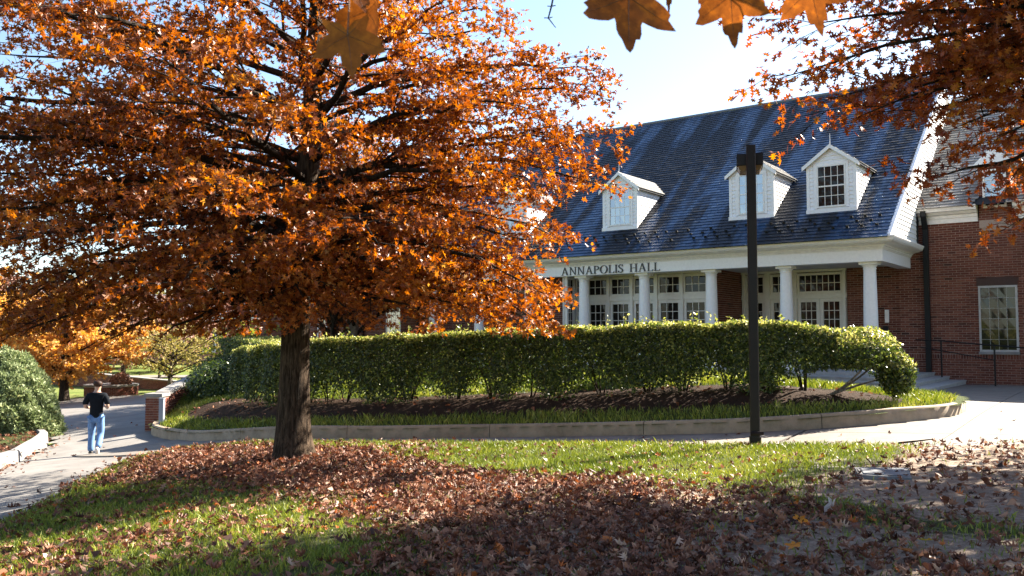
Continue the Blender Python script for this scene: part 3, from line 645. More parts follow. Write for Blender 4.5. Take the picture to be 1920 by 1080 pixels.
# end walls and back of the main block, left wing
mb = MB(FB); mb.box(UG0+.3, UG1-.3, 36, 39, -1.7, 2.6); mb.box(UG0+.1, UG0+.35, VW+.3, 39, -1.7, 4.2); mb.box(UG1-.35, UG1-.1, VW+.3, 39, -2.2, 4.2); mb.build('rear_wall', M['mortar'], hall)
mb = MB(FB); mb.box(22.4, 36, VW, VW+.3, -2.5, 3.3); lw = mb.build('wing_wall', M['mortar'], hall)
LW = [(26.15, 27.05, -.6, 1.3), (30.95, 31.6, -.6, 1.3)]
bricks('brick_courses', [(22.4, 36, -.6, 2.4)], LW, VW, lw, 0)
for a, b, c, d in LW: glazed('wing_window', a, b, c, d, VW-.005, 3, 5, lw, .06, .018, M['glass_blue'], M['white_trim'], depth=.03)
sweep_box('wing_cornice', WCOR, 22.75, 36, M['white_trim'], hall)
mb = MB(FB); mb.add([(22.7, WV0, WZ0), (36.3, WV0, WZ0), (36.3, 33, wroof(33)), (22.7, 33, wroof(33)), (22.7, 39, 3), (36.3, 39, 3), (36.3, WV0+.4, 3.3), (22.7, WV0+.4, 3.3)], [(0, 1, 2, 3), (3, 2, 5, 4), (7, 6, 5, 4), (1, 6, 5, 2)]); lroof = mb.build('wing_roof', M['slate_under'], hall)
slates(lroof, 22.75, 36.3, WV0-.03, 33, wroof, WM, M['slate_wing'], w=.32, ex=.26)
for uu in (25.05, 28.46): 
    mb = MB(FB); mb.tube([(uu, VW-.09, -2.0), (uu, VW-.09, 3.3)], .055, 6); mb.build('downspout', M['gutter_dark'], hall)
mb = MB(FB); mb.box(5.06, 5.2, VW-.13, VW-.02, -1.3, 3.05); mb.prism([(5.06, VW-.13, 3.05), (5.2, VW-.13, 3.05), (5.2, VW-.36, 3.4), (5.06, VW-.36, 3.4)], (0, .11, 0)); mb.box(5.06, 5.2, VW-.40, VW-.26, 3.4, 3.56); mb.build('downspout', M['gutter_dark'], hall)

# --- porch: floor, steps, ceiling, walls
steps = []
ZF = -.95
mb = MB(FB); mb.box(5.40, 22.3, 23.06, VW+.02, -1.9, ZF); mb.build('porch_floor', M['concrete_step'], hall)
for i, (ue, ve, z) in enumerate([(5.0, 22.64, -1.05), (4.62, 22.22, -1.15), (4.2, 21.80, -1.245)]):
    pe, pv = [(5.40, 23.06), (5.0, 22.64), (4.62, 22.22)][i]
    mb = MB(FB)   # L-shaped tread round the corner with a small nosing
    mb.box(ue, 22.4, ve, pv-.001, -1.9, z); mb.box(ue, pe-.001, pv-.001, VW-.01, -1.9, z); mb.box(ue-.02, 22.4, ve-.02, ve-.0005, z-.035, z-.002); mb.box(ue-.02, ue-.0005, ve-.0005, VW-.01, z-.035, z-.002)
    mb.build('step', M['concrete_step'], hall)
mb = MB(FB); mb.box(5.62, 22.3, 23.7, VW, 2.05, 2.15); mb.build('porch_ceiling', M['ceiling'], hall)
# brick back wall of the porch and vestibule
VL, UC = 25.0, 10.72
mb = MB(FB); mb.box(5.9, UC, VW+.03, VW+.3, ZF, 2.1); pw = mb.build('porch_wall', M['mortar'], hall)
bricks('brick_courses', [(5.9, 7.38, ZF, 2.05), (UC-.03, UC, ZF, 2.05)], [], VW+.03, pw, 0)
mb = MB(FB); mb.box(UC, UC+.2, VL, VW, ZF, 2.05); mb.box(UC+.2, 11.0, VL, VL+.2, ZF, 2.05); vest = mb.build('vestibule_wall', M['mortar'], hall)
bricks('brick_courses', [(VL, VW, ZF, 2.05)], [], UC, vest, 0, axis='v'); bricks('brick_courses', [(UC, 11.0, ZF, 2.05)], [], VL, vest, 0)
def storefront(u0, u1, v, mods, zt0=1.98, axis='u', face=-1):
    """white timber screen: posts, transom bar, glazed transoms over glazed doors"""
    mb = MB(FB)
    def bx(a, b, d0, d1, c, d):
        mb.box(a, b, min(d0, d1), max(d0, d1), c, d) if axis == 'u' else mb.box(min(d0, d1), max(d0, d1), a, b, c, d)
    bx(u0, u1, v+face*.10, v, zt0, 2.05); bx(u0, u1, v+face*.085, v, 1.15, 1.30)
    bx(u0, u1, v, v-face*.03, ZF, zt0)
    for a, b, cols, leaves in mods: bx(a-.05, a+.03, v+face*.11, v-face*.002, ZF, zt0-.001); bx(b-.03, b+.05, v+face*.112, v-face*.003, ZF, zt0-.002)
    scr = mb.build('entrance_screen', M['frame'], hall)
    for a, b, cols, leaves in mods:
        glazed('transom_window', a+.032, b-.032, 1.302, 1.95, v, cols, 2, scr, .075, .02, pane_parent=scr, face=face, axis=axis)
        w = (b-a-.064)/leaves
        for k in range(leaves):
            d = glazed('door', a+.032+k*w+.004, a+.032+(k+1)*w-.004, ZF+.25, 1.148, v, max(2, cols//leaves if leaves > 1 else cols), 6, scr, .105, .02, pane_parent=scr, face=face, axis=axis)
            m2 = MB(FB); q = v+face*.045; aa = a+.032+k*w+.004; bb = a+.032+(k+1)*w-.004
            (m2.box(aa, bb, min(v, q), max(v, q), ZF, ZF+.249) if axis == 'u' else m2.box(min(v, q), max(v, q), aa, bb, ZF, ZF+.249)); m2.build('kick_panel', M['frame'], scr)
    return scr
storefront(11.0, 15.55, VL, [(11.0, 11.9, 3, 1), (11.9, 12.8, 3, 1), (12.8, 13.7, 3, 1), (13.7, 14.58, 3, 1), (14.58, 15.46, 3, 1)])
storefront(7.38, 10.70, VW+.03, [(7.46, 8.92, 7, 2), (9.0, 9.78, 3, 1), (9.88, 10.62, 3, 1)])
storefront(23.75, 25.0, 15.62, [(23.85, 24.4, 2, 1), (24.42, 24.97, 2, 1)], axis='v')
mb = MB(FB); mb.box(15.66, 22.3, 24.6, 24.9, ZF, 2.05); vw2 = mb.build('vestibule_wall', M['mortar'], hall); bricks('brick_courses', [(15.75, 22.3, ZF, 2.05)], [], 24.6, vw2, 0)
mb = MB(FB); mb.box(6.19, 6.30, VW-.03, VW+.028, .38, .76); mb.build('wall_panel', M['white_trim'], hall)
mb = MB(FB); mb.box(6.22, 6.36, VW-.05, VW+.028, .1, .28); mb.build('call_box', M['gutter_dark'], hall)
# columns
for i in range(8):
    uc = 5.97+2.262*i-.004*i*i; c = (uc, 23.97)
    mb = MB(FB); zb, zt_ = ZF+.1, 1.83
    prof = [(.186, zb)]+[(.186-.03*max(0, (k/12-.3)/.7)**1.5, zb+(zt_-zb)*k/12) for k in range(13)]
    mb.lathe(prof, c, 28); cl = mb.build('column', M['white'], hall, smooth=True)
    mb = MB(FB); mb.lathe([(.162, 1.77), (.175, 1.775), (.175, 1.79), (.158, 1.80), (.165, 1.83), (.20, 1.87), (.205, 1.885)], c, 28); mb.box(uc-.225, uc+.225, c[1]-.225, c[1]+.225, 1.886, 1.953); mb.build('capital', M['white'], cl, smooth=True)
    mb = MB(FB); mb.lathe([(.24, ZF+.05), (.25, ZF+.08), (.235, ZF+.11), (.2, ZF+.115), (.19, ZF+.14)], c, 24); mb.box(uc-.25, uc+.25, c[1]-.25, c[1]+.25, ZF+.001, ZF+.052); mb.build('column_base', M['white'], cl, smooth=True)
# entablature swept along the front and round the corner to the wing
def entab(name, prof, mat, smooth=False):
    """prof: (outward, z) from the frieze face"""
    mb = MB(FB); n = len(prof); FV, FU = 23.62, 5.56
    r0 = [(22.6, FV-o, z) for o, z in prof]; r1 = [(FU-o, FV-o, z) for o, z in prof]; r2 = [(FU-o, VW-.015, z) for o, z in prof]
    V = r0+r1+r2; F = [(i*n+k, i*n+(k+1) % n, (i+1)*n+(k+1) % n, (i+1)*n+k) for i in range(2) for k in range(n)]+[tuple(range(n)), tuple(range(2*n, 3*n))[::-1]]
    mb.add(V, F); return mb.build(name, mat, hall, smooth=False)
frieze = entab('frieze', [(-.35, 1.955), (0, 1.955), (0, 2.262), (-.35, 2.262)], M['white'])
entab('cornice', [(-.3, 2.264), (.018, 2.264), (.022, 2.29), (.04, 2.30), (.045, 2.335), (.075, 2.345), (.08, 2.37), (.15, 2.40), (.24, 2.41), (.29, 2.435), (.33, 2.44), (.33, 2.452), (-.3, 2.452)], M['white_trim'])
entab('gutter', [(.2, 2.454), (.34, 2.454), (.36, 2.47), (.385, 2.52), (.40, 2.555), (.40, 2.575), (.385, 2.575), (.37, 2.53), (.2, 2.53)], M['white'])
mb = MB(FB); u = 5.6
while u < 22.5: mb.box(u, u+.035, 23.62-.062, 23.62-.046, 2.302, 2.333); u += .065
mb.build('dentil_course', M['white_trim'], hall, 'stuff')
# snow guards
sgm = None
for r_ in range(3):
    for k in range(46):
        u = UG0+.35+k*.37+(r_ % 2)*.18; v = EAVE_V+.42+r_*.2+rng.uniform(-.02, .02)
        if any(a-.1 < u < b+.1 for a, b in DORM) and v > DV-.1: continue
        if rng.random() < .22 or u > 19: continue
        if sgm is None:
            mb = MB(FB); L = math.hypot(1, PITCH); mb.add([(-.05, -.03, -.002), (.05, -.03, -.002), (.05, .03, .045), (-.05, .03, .045), (-.05, -.075, .075), (.05, -.075, .075), (.04, -.062, .082), (-.04, -.062, .082)], [(0, 1, 2, 3), (0, 1, 5, 4), (4, 5, 6, 7), (6, 7, 3, 2), (0, 4, 7, 3), (1, 5, 6, 2)]); sgm = mb.mesh('snow_guard'); sgm.materials.append(M['black_iron'])
        o = bpy.data.objects.new('snow_guard', sgm); col.objects.link(o); parent_to(o, roof); o.location = FB([u, v, roofz(v)+.015])[0]; o.scale = (.72, .72, .72)
# dormers
def dormer(u0, u1, gm, rod, lab):
    uc = (u0+u1)/2; hw = (u1-u0)/2; pk = DZE+.50
    vback = EAVE_V+(DZE-EAVE_Z)/PITCH; vpk = EAVE_V+(pk-EAVE_Z)/PITCH
    mb = MB(FB)
    mb.add([(u0, DV+.02, DZ0), (u1, DV+.02, DZ0), (u1, DV+.02, DZE), (uc, DV+.02, pk-.04), (u0, DV+.02, DZE)], [(0, 1, 2, 3, 4)])
    for ue in (u0, u1): mb.add([(ue, DV+.02, DZ0), (ue, vback, DZE), (ue, DV+.02, DZE)], [(0, 1, 2)])
    for ue in (u0, u1):
        s = 1 if ue == u1 else -1; a, b = sorted((ue+s*.012, ue-s*.075)); mb.box(a, b, DV-.012, DV+.04, DZ0+.002, DZE-.001)
        a, b = sorted((ue+s*.0125, ue-s*.005)); mb.box(a, b, DV+.041, DV+.10, DZ0+.09, DZE-.002)
    wu0, wu1, wz0, wz1 = uc-.40, uc+.40, DZ0+.13, DZE-.06
    mb.box(wu0-.075, wu0-.001, DV-.02, DV+.03, wz0-.02, wz1+.06); mb.box(wu1+.001, wu1+.075, DV-.02, DV+.03, wz0-.02, wz1+.06); mb.box(wu0-.0005, wu1+.0005, DV-.021, DV+.03, wz1+.001, wz1+.075)
    d = mb.build('dormer', M['white'], hall); d['label'] = lab
    mb = MB(FB); mb.box(u0-.02, u1+.02, DV-.06, DV+.03, DZ0-.06, DZ0+.085); mb.build('sill', M['white'], d)
    # clapboards: front, gable and cheek
    z = DZ0+.09
    while z < pk-.12:
        z1 = min(z+.115, pk-.05); segs = [(u0+.076, wu0-.076), (wu1+.076, u1-.076)] if z < wz1+.02 else None
        if segs is None:
            h = lambda zz: hw-.02 if zz <= DZE else max(0, hw*(pk-zz)/(pk-DZE)-.05)
            if h(z) > .06:
                b_ = MB(FB); a0, a1 = h(z), max(.02, h(z1)); b_.add([(uc-a0, DV-.008, z), (uc+a0, DV-.008, z), (uc+a1, DV+.012, z1), (uc-a1, DV+.012, z1), (uc-a0, DV+.018, z), (uc+a0, DV+.018, z)], [(0, 1, 2, 3), (0, 1, 5, 4), (0, 3, 4), (1, 2, 5)]); b_.build('clapboard', M['white'], d)
        else:
            for a, b in segs:
                if b-a < .02: continue
                b_ = MB(FB); b_.add([(a, DV-.008, z), (b, DV-.008, z), (b, DV+.012, z1), (a, DV+.012, z1), (a, DV+.018, z), (b, DV+.018, z)], [(0, 1, 2, 3), (0, 1, 5, 4), (0, 3, 4), (1, 2, 5)]); b_.build('clapboard', M['white'], d)
        if z < DZE-.05:
            zz1 = min(z1, DZE); e0 = EAVE_V+(z-EAVE_Z)/PITCH; e1 = EAVE_V+(zz1-EAVE_Z)/PITCH
            b_ = MB(FB); o = u0-.022; i_ = u0-.003
            b_.add([(o, DV+.101, z), (o, e0, z), (i_, e1, zz1), (i_, DV+.101, zz1), (u0, DV+.101, z), (u0, e0, z)], [(0, 1, 2, 3), (0, 1, 5, 4), (0, 3, 4), (1, 2, 5)]); b_.build('clapboard', M['white'], d)
        z = z1
    glazed('window_frame', wu0, wu1, wz0, wz1, DV+.002, 4, 4, d, .045, .016, gm, M['white_trim'], depth=.03, pane_parent=d, midrail=2)
    # roof slopes: boards with slate on top, rake trim
    ov = .11; vf = DV-.09; sl_ = (pk-DZE)/hw
    for s in (-1, 1):
        ue = uc+s*(hw+ov); ze = DZE-ov*sl_; vb_e = EAVE_V+(ze-EAVE_Z)/PITCH+.02
        mb = MB(FB); t = .05; mb.add([(uc, vf, pk), (ue, vf, ze), (ue, vb_e, ze), (uc, vpk+.02, pk), (uc, vf, pk-t), (ue, vf, ze-t), (ue, vb_e, ze-t), (uc, vpk+.02, pk-t)], [(0, 1, 2, 3), (4, 7, 6, 5), (0, 4, 5, 1), (1, 5, 6, 2), (2, 6, 7, 3)]); mb.build('dormer_roof', M['slate_dormer'] if s < 0 else M['slate_dormer'], d)
        mb = MB(FB); t = .10; mb.add([(uc, vf-.025, pk+.012), (ue-s*.0, vf-.025, ze+.012), (ue, vf-.025, ze-t), (uc, vf-.025, pk-t), (uc, vf+.0, pk+.012), (ue, vf+.0, ze+.012), (ue, vf, ze-t), (uc, vf, pk-t)], [(0, 1, 2, 3), (7, 6, 5, 4), (0, 4, 5, 1), (1, 5, 6, 2), (2, 6, 7, 3)]); mb.build('rake_board', M['white'], d)
        # slate courses on the slope
        L = math.hypot(hw+ov, pk-ze); nr = 5
        mb = MB(FB)
        for r in range(nr):
            f0, f1 = 1-r/nr, 1-(r+1.15)/nr; f1 = max(0, f1); ua, ub = uc+s*(hw+ov+.02)*f0, uc+s*(hw+ov)*f1; za, zb = pk-(pk-ze)*f0*1.0+.022, pk-(pk-ze)*f1+.004
            vv = vf-.02
            vend = EAVE_V+(za-EAVE_Z)/PITCH
            while vv < vend:
                v2 = min(vv+rng.uniform(.15, .24), vend+.02); mb.add([(ua, vv+.003, za), (ua, v2-.003, za), (ub, v2-.003, zb), (ub, vv+.003, zb), (ua, vv+.003, za-.02), (ua, v2-.003, za-.02)], [(0, 1, 2, 3), (0, 4, 5, 1), (0, 3, 4), (1, 5, 2)], rng.random()); vv = v2
        mb.build('dormer_slates', M['slate_dormer'], d, 'stuff')
    if rod: mb = MB(FB); mb.tube([(uc, DV-.05, pk), (uc, DV-.05, pk+.32)], [.012, .006], 5); mb.build('lightning_rod', M['white'], d)
dormer(*DORM[1], M['glass_blue'], False, 'dormer half hidden behind the orange leaves')
dormer(*DORM[2], M['glass_blue'], True, 'dormer with a blue sky reflection and bare branches in its panes')
dormer(*DORM[3], M['glass_blue'], False, 'dormer behind the lamp head')
dormer(*DORM[4], M['glass_dark'], True, 'dormer with dark panes nearest the right gable')
# lettering
def stroke(p0, p1, w): 
    p0, p1 = np.array(p0, float), np.array(p1, float); d = p1-p0; d /= np.linalg.norm(d); n = np.array([-d[1], d[0]])*w/2; return [p0-n, p1-n, p1+n, p0+n]
def curve(pts, ws):
    P = np.array(pts, float); T = np.gradient(P, axis=0); T /= np.linalg.norm(T, axis=1)[:, None]; Nn = np.stack([-T[:, 1], T[:, 0]], 1); a = P+Nn*np.array(ws)[:, None]/2; b = P-Nn*np.array(ws)[:, None]/2
    return [[a[i], b[i], b[i+1], a[i+1]] for i in range(len(P)-1)]
TK, TN = .12, .055
def ser(x, y, w=.17): return [(x-w, y-.022), (x+w, y-.022), (x+w, y+.022), (x-w, y+.022)]
def glyph(c):
    if c == 'I': return [stroke((.1, 0), (.1, 1), TK), ser(.1, .022, .13), ser(.1, .978, .13)], .2
    if c == 'L': return [stroke((.12, 0), (.12, 1), TK), ser(.12, .978, .14), [(.0, 0), (.56, 0), (.56, .05), (0, .05)], [(.52, .0), (.57, .0), (.62, .2), (.58, .2)]], .6
    if c == 'H': return [stroke((.12, 0), (.12, 1), TK), stroke((.68, 0), (.68, 1), TK), [(.12, .48), (.68, .48), (.68, .53), (.12, .53)]]+[ser(x, y, .14) for x in (.12, .68) for y in (.022, .978)], .8
    if c == 'N': return [stroke((.13, 0), (.13, 1), TN), stroke((.72, .0), (.72, 1), TN), [(.06, 1), (.19, 1), (.75, 0), (.68, 0)], ser(.13, .022, .13), ser(.1, .978, .1), ser(.72, .978, .13)], .84
    if c == 'A': return [[(.09, 0), (.145, 0), (.43, .98), (.38, 1.0)], [(.36, 1.0), (.46, 1.0), (.79, 0), (.655, 0)], [(.2, .32), (.66, .32), (.66, .365), (.2, .365)], ser(.11, .022, .12), ser(.72, .022, .14)], .84
    if c == 'P':
        a = np.linspace(math.pi/2, -math.pi/2, 12); pts = [(.12, .955)]+[(.30+.25*math.cos(t), .72+.235*math.sin(t)) for t in a]+[(.12, .485)]
        return [stroke((.12, 0), (.12, 1), TK), ser(.12, .022, .15), ser(.08, .978, .08)]+curve(pts, [.05]+[.05+.075*math.cos(t)**2 for t in a]+[.045]), .6
    if c == 'O':
        a = np.linspace(0, 2*math.pi, 29); return curve([(.43+.375*math.cos(t), .5+.485*math.sin(t)) for t in a], [.05+.085*math.cos(t)**2 for t in a]), .86
    if c == 'S':
        pts = catmull([(.47, .8), (.42, .93), (.28, .975), (.12, .9), (.09, .75), (.2, .6), (.38, .46), (.5, .3), (.46, .12), (.29, .025), (.12, .07), (.05, .22)], 3); n = len(pts)
        return curve(pts, [.05+.085*math.exp(-((i/n-.5)/.2)**2) for i in range(n)])+[[(.44, .75), (.5, .75), (.5, .98), (.45, .9)], [(.03, .25), (.08, .25), (.08, .1), (.03, .02)]], .56
txt = 'ANNAPOLIS HALL'; H = .258; gap = .135
tot = sum(glyph(c)[1]+gap if c != ' ' else .62 for c in txt)-gap; Wd = 15.60-11.99; kx = Wd/tot
x = 15.60
for ch in txt:
    if ch == ' ': x -= .62*kx; continue
    polys, wd_ = glyph(ch); mb = MB(FB)
    for k, pl in enumerate(polys):
        e = .0006*k; mb.prism([(x-px*kx, 23.62-.03-e, 1.985+py*H) for px, py in pl], (0, .032+e, 0))
    mb.build('letter', M['letter'], frieze); x -= (wd_+gap)*kx
# hand rail in front of the wing
hr = empty('hand_rail', tuple(W(4, 26, -1.3)), 'thin black hand rail sloping past the brick wing wall', 'railing')
mb = MB(FB); mb.tube([(5.3, 26.0, -.12), (4.66, 26.0, -.15), (3.36, 26.0, -.27), (1.0, 26.0, -.45)], .02, 6); mb.build('top_rail', M['rail'], hr)
mb = MB(FB); mb.tube([(5.2, 26.0, -.32), (4.65, 26.0, -.42), (3.9, 26.0, -.56), (3.36, 26.0, -.66)], .016, 6); mb.build('lower_rail', M['rail'], hr)
for uu, zz in ((4.65, -.16), (3.36, -.28), (1.4, -.43)):
    mb = MB(FB); mb.box(uu-.02, uu+.02, 25.98, 26.02, -1.5, zz); mb.build('post', M['rail'], hr)

# ------------------------------------------------------------------ trees
def bez(p0, p1, p2, n):
    t = np.linspace(0, 1, n)[:, None]; return (1-t)**2*p0+2*t*(1-t)*p1+t*t*p2
def perp_dir(T, r, pitch):
    """direction leaving a branch of direction T sideways"""
    up = np.array([0, 0, 1.]); s = np.cross(T, up); s /= np.linalg.norm(s)+1e-9
    return s
def grow(root, trunk, trad, prim, seed, leaf=(T_OAKS, .102), lmat='oak_leaf', bmat='bark', tmat='twig', n_sec=11, n_twig=7, n_leaf=11, sec_len=.36, twig_len=.42, split=300, arch=.12, droop=.0, keep=None, nside=16, branch_names=True, thin=1.0, lean_up=.35, inner=5):
    """trunk (points, radii), primary limbs (start, tip, radius), side branches, twigs with leaves"""
    r = np.random.default_rng(seed)
    tp = catmull(trunk, 5); tr = np.interp(np.linspace(0, 1, len(tp)), np.linspace(0, 1, len(trad)), trad)
    mb = MB(); mb.tube(tp, list(tr), nside); me = mb.mesh('trunk', False)
    co = np.array([v.co[:] for v in me.vertices]); k = np.repeat(np.arange(len(tp)), nside); ang = np.arctan2(co[:, 1]-tp[k, 1], co[:, 0]-tp[k, 0]); h = co[:, 2]-tp[0, 2]
    wob = 1+.05*np.sin(ang*3+h*1.1)+.035*np.sin(ang*7+h*2.3)+.22*np.exp(-np.maximum(h, 0)/.22)*np.maximum(0, np.sin(ang*5+.7))
    co[:, :2] = tp[k, :2]+(co[:, :2]-tp[k, :2])*wob[:, None]; me.vertices.foreach_set('co', co.ravel().astype(np.float32)); me.polygons.foreach_set('use_smooth', np.ones(len(me.polygons), bool))
    link('trunk', me, root, M[bmat])
    LP, LN, LY, LS = [], [], [], []
    for pq in prim:
        s, tip, rad = pq[:3]; th_ = thin*(pq[3] if len(pq) > 3 else 1.0)
        s = np.array(s, float); tip = np.array(tip, float); d = tip-s; L = np.linalg.norm(d)
        mid = s+d*.5+np.array([0, 0, 1.])*L*(arch+r.uniform(-.05, .05))+np.cross(d, [0, 0, 1.])*r.uniform(-.08, .08)
        p = bez(s, mid, tip, 10); p[1:-1] += r.normal(0, .02*L**.5, (8, 3)); m = MB(); rr = rad*(1-np.linspace(0, 1, 10))**.8+.006; m.tube(p, list(rr), 7)
        T = np.gradient(p, axis=0); T = norm(T); twigs = []
        for q in range(int(L*inner)):
            t = r.uniform(.06, .95); i0 = min(int(t*9), 8); a = p[i0]+(p[i0+1]-p[i0])*(t*9-i0); d0 = T[i0]*.5+r.normal(0, .7, 3); d0 /= np.linalg.norm(d0); twigs.append((a, d0, twig_len*r.uniform(.6, 1.2)))
        ns = max(3, int(n_sec*L/4.5+.5))
        for q in range(ns):
            t = .14+.86*(q+r.random())/ns; i = t*9; i0 = min(int(i), 8); a = p[i0]+(p[i0+1]-p[i0])*(i-i0); tt = T[i0]
            sd = perp_dir(tt, r, 0)*(1 if q % 2 else -1); an = r.uniform(.5, 1.0); dr = tt*math.cos(an)+sd*math.sin(an)+np.array([0, 0, r.uniform(-.35, lean_up)])
            dr /= np.linalg.norm(dr); sl = L*(sec_len*(1.05-.75*t))*r.uniform(.7, 1.25)+.15
            e = a+dr*sl; c = a+dr*sl*.5+np.array([0, 0, .10*sl])+r.normal(0, .04, 3)*sl; e = e+np.array([0, 0, -droop*sl*.4]); sp = bez(a, c, e, 6); m.tube(sp, list(np.linspace(max(.006, rr[i0]*.42), .004, 6)), 4, cap=False)
            ts = norm(np.gradient(sp, axis=0)); nt_ = max(2, int(n_twig*sl/1.1+.5))
            for w in range(nt_):
                f = .18+.82*(w+r.random())/nt_; j = f*5; j0 = min(int(j), 4); b = sp[j0]+(sp[j0+1]-sp[j0])*(j-j0); s2 = perp_dir(ts[j0], r, 0)*(1 if w % 2 else -1)
                a2 = r.uniform(.3, 1.0); d2 = ts[j0]*math.cos(a2)+s2*math.sin(a2)+r.normal(0, .22, 3); d2 /= np.linalg.norm(d2); l2 = twig_len*r.uniform(.55, 1.3); twigs.append((b, d2, l2))
            twigs.append((e, dr, twig_len*.8))
        twigs.append((tip, T[-1], twig_len*.8))
        for (b, d2, l2) in twigs:
            e2 = b+d2*l2+np.array([0, 0, -.10*l2]); m.add([b-[.004, 0, 0], b+[.004, 0, 0], e2+[0, 0, .002], b+[0, 0, .007]], [(0, 1, 2), (1, 3, 2), (3, 0, 2)])
            nl = r.poisson(n_leaf*th_)
            if nl == 0: continue
            f = r.uniform(.15, 1.1, nl)[:, None]; P = b+(e2-b)*f+r.normal(0, .035, (nl, 3))
            out = norm(d2+r.normal(0, .75, (nl, 3))+np.array([0, 0, -.45])); LP.append(P); LY.append(out); LN.append(np.array([0, 0, .5])+r.normal(0, .75, (nl, 3)))
        bm_ = bulk('branch', np.array(m.V), np.concatenate([np.array(f) for f in m.F]), [len(f) for f in m.F], None, True); link('branch', bm_, root, M[tmat])
    P = np.concatenate(LP); Y = np.concatenate(LY); Nn = np.concatenate(LN)
    if keep is not None: k = keep(P); P, Y, Nn = P[k], Y[k], Nn[k]
    rot = frames(Nn, Y, r); sc = leaf[1]*r.uniform(.65, 1.2, len(P)); rn = np.clip(r.beta(2.2, 2.2, len(P)), 0, 1)
    leaf_objects(leaf[0], P, rot, sc, rn, M[lmat], root, n=300, split=bool(split))
    return len(P)

# the big orange oak
OB = np.array([-3.33, 13.1, -1.93])
oak = empty('oak_tree', tuple(OB), 'big oak with orange autumn leaves and a straight dark trunk rising from the leafy lawn', 'tree')
trunk = [OB+np.array(p) for p in [(0, 0, -.15), (.0, 0, .1), (-.01, 0, .5), (.0, 0, 1.2), (.02, .0, 2.4), (.08, 0, 3.4), (.16, .03, 4.5), (.22, 0, 5.6), (.26, .02, 7.2), (.28, 0, 9.0), (.3, 0, 10.4)]]
trad = [.43, .335, .262, .226, .21, .205, .175, .145, .10, .06, .02]
def trunk_at(h):
    t = np.array(trunk); return np.array([np.interp(h, t[:, 2]-OB[2], t[:, k]) for k in range(3)])
rr_ = np.random.default_rng(11); prim = []
def Lprof(h): return np.interp(h, [2.0, 3.0, 4.5, 5.8, 7.2, 9, 10.8], [4.3, 4.9, 5.3, 5.2, 4.1, 2.5, .7])
def add_prim(az, h, k=1.0):
    l = Lprof(h)*k; hs = h+np.interp(h, [2, 3, 4.5, 7, 11], [1.0, .75, -.2, -1.0, -1.4]); hs = min(max(hs, 2.35), 9.9)
    s = trunk_at(hs); tip = np.array([OB[0]+.15+l*math.cos(az), OB[1]+l*math.sin(az), OB[2]+h]); prim.append((s, tip, .022+.0075*l))
for k in range(64):
    h = 2.15+8.6*((k+.5)/64)**1.25; az = k*2.39996+rr_.uniform(-.25, .25); c = math.cos(az)
    kk = rr_.uniform(.8, 1.05)*(1.1 if c < -.3 else 1.0)*(.86 if c > .5 else 1.0)
    add_prim(az, h+rr_.uniform(-.15, .15), kk)
# limbs reaching out to the right over the grass, as in the photograph
for (tx, ty, tz, hs) in [(1.55, 13.0, 3.75, 4.7), (1.75, 13.4, 3.15, 4.3), (1.05, 12.6, 2.95, 4.1), (.85, 13.3, 2.35, 3.9), (.25, 12.8, 1.5, 3.5), (.3, 13.2, 1.3, 3.3), (.62, 12.9, .62, 3.1), (.8, 12.7, .22, 2.9), (.2, 12.4, .35, 2.8), (.55, 13.1, 4.2, 5.2), (.1, 12.9, 4.75, 5.6), (-.5, 12.3, .3, 2.7), (-1.3, 12.1, .35, 2.6), (-6.6, 11.6, .15, 2.9), (-7.4, 13.2, .25, 3.0), (-5.6, 12.2, .1, 2.6), (-8.2, 12.6, 1.2, 3.6), (-8.3, 12.0, 3.1, 4.6), (-8.5, 13.4, 2.3, 4.2), (-7.8, 11.2, 2.7, 4.4), (-7.6, 12.2, 4.1, 5.2), (-8.0, 13.0, 1.9, 4.0), (-7.0, 10.6, 1.9, 4.0)]:
    prim.append((trunk_at(hs), np.array([tx-(.42 if tx > 0 else 0), ty, tz]), .042))
for (tx, ty, tz, hs) in [(-3.9, 10.9, .55, 3.0), (-2.7, 11.0, .5, 3.1), (-3.2, 10.2, .9, 3.4), (-2.2, 11.6, .35, 2.8), (-4.6, 11.2, .4, 2.8), (-3.4, 11.6, .35, 2.6), (-1.6, 11.4, .8, 3.2), (-5.6, 10.8, .7, 3.2)]:
    prim.append((trunk_at(hs), np.array([tx, ty, tz]), .04))
for (tx, ty, tz, hs) in [(-4.8, 11.6, -.05, 2.6), (-6.0, 12.8, -.05, 2.6), (-7.0, 11.9, .0, 2.9), (-5.2, 13.6, -.05, 2.5), (-7.9, 13.6, .1, 3.1), (-4.1, 12.0, .0, 2.5)]:
    prim.append((trunk_at(hs), np.array([tx, ty, tz]), .045))
n_oak = grow(oak, trunk, trad, prim, 21, n_leaf=12, inner=4, lean_up=.15, keep=lambda P: (P[:, 2] > OB[2]+1.95+.12*np.abs(P[:, 0]-OB[0])*0))

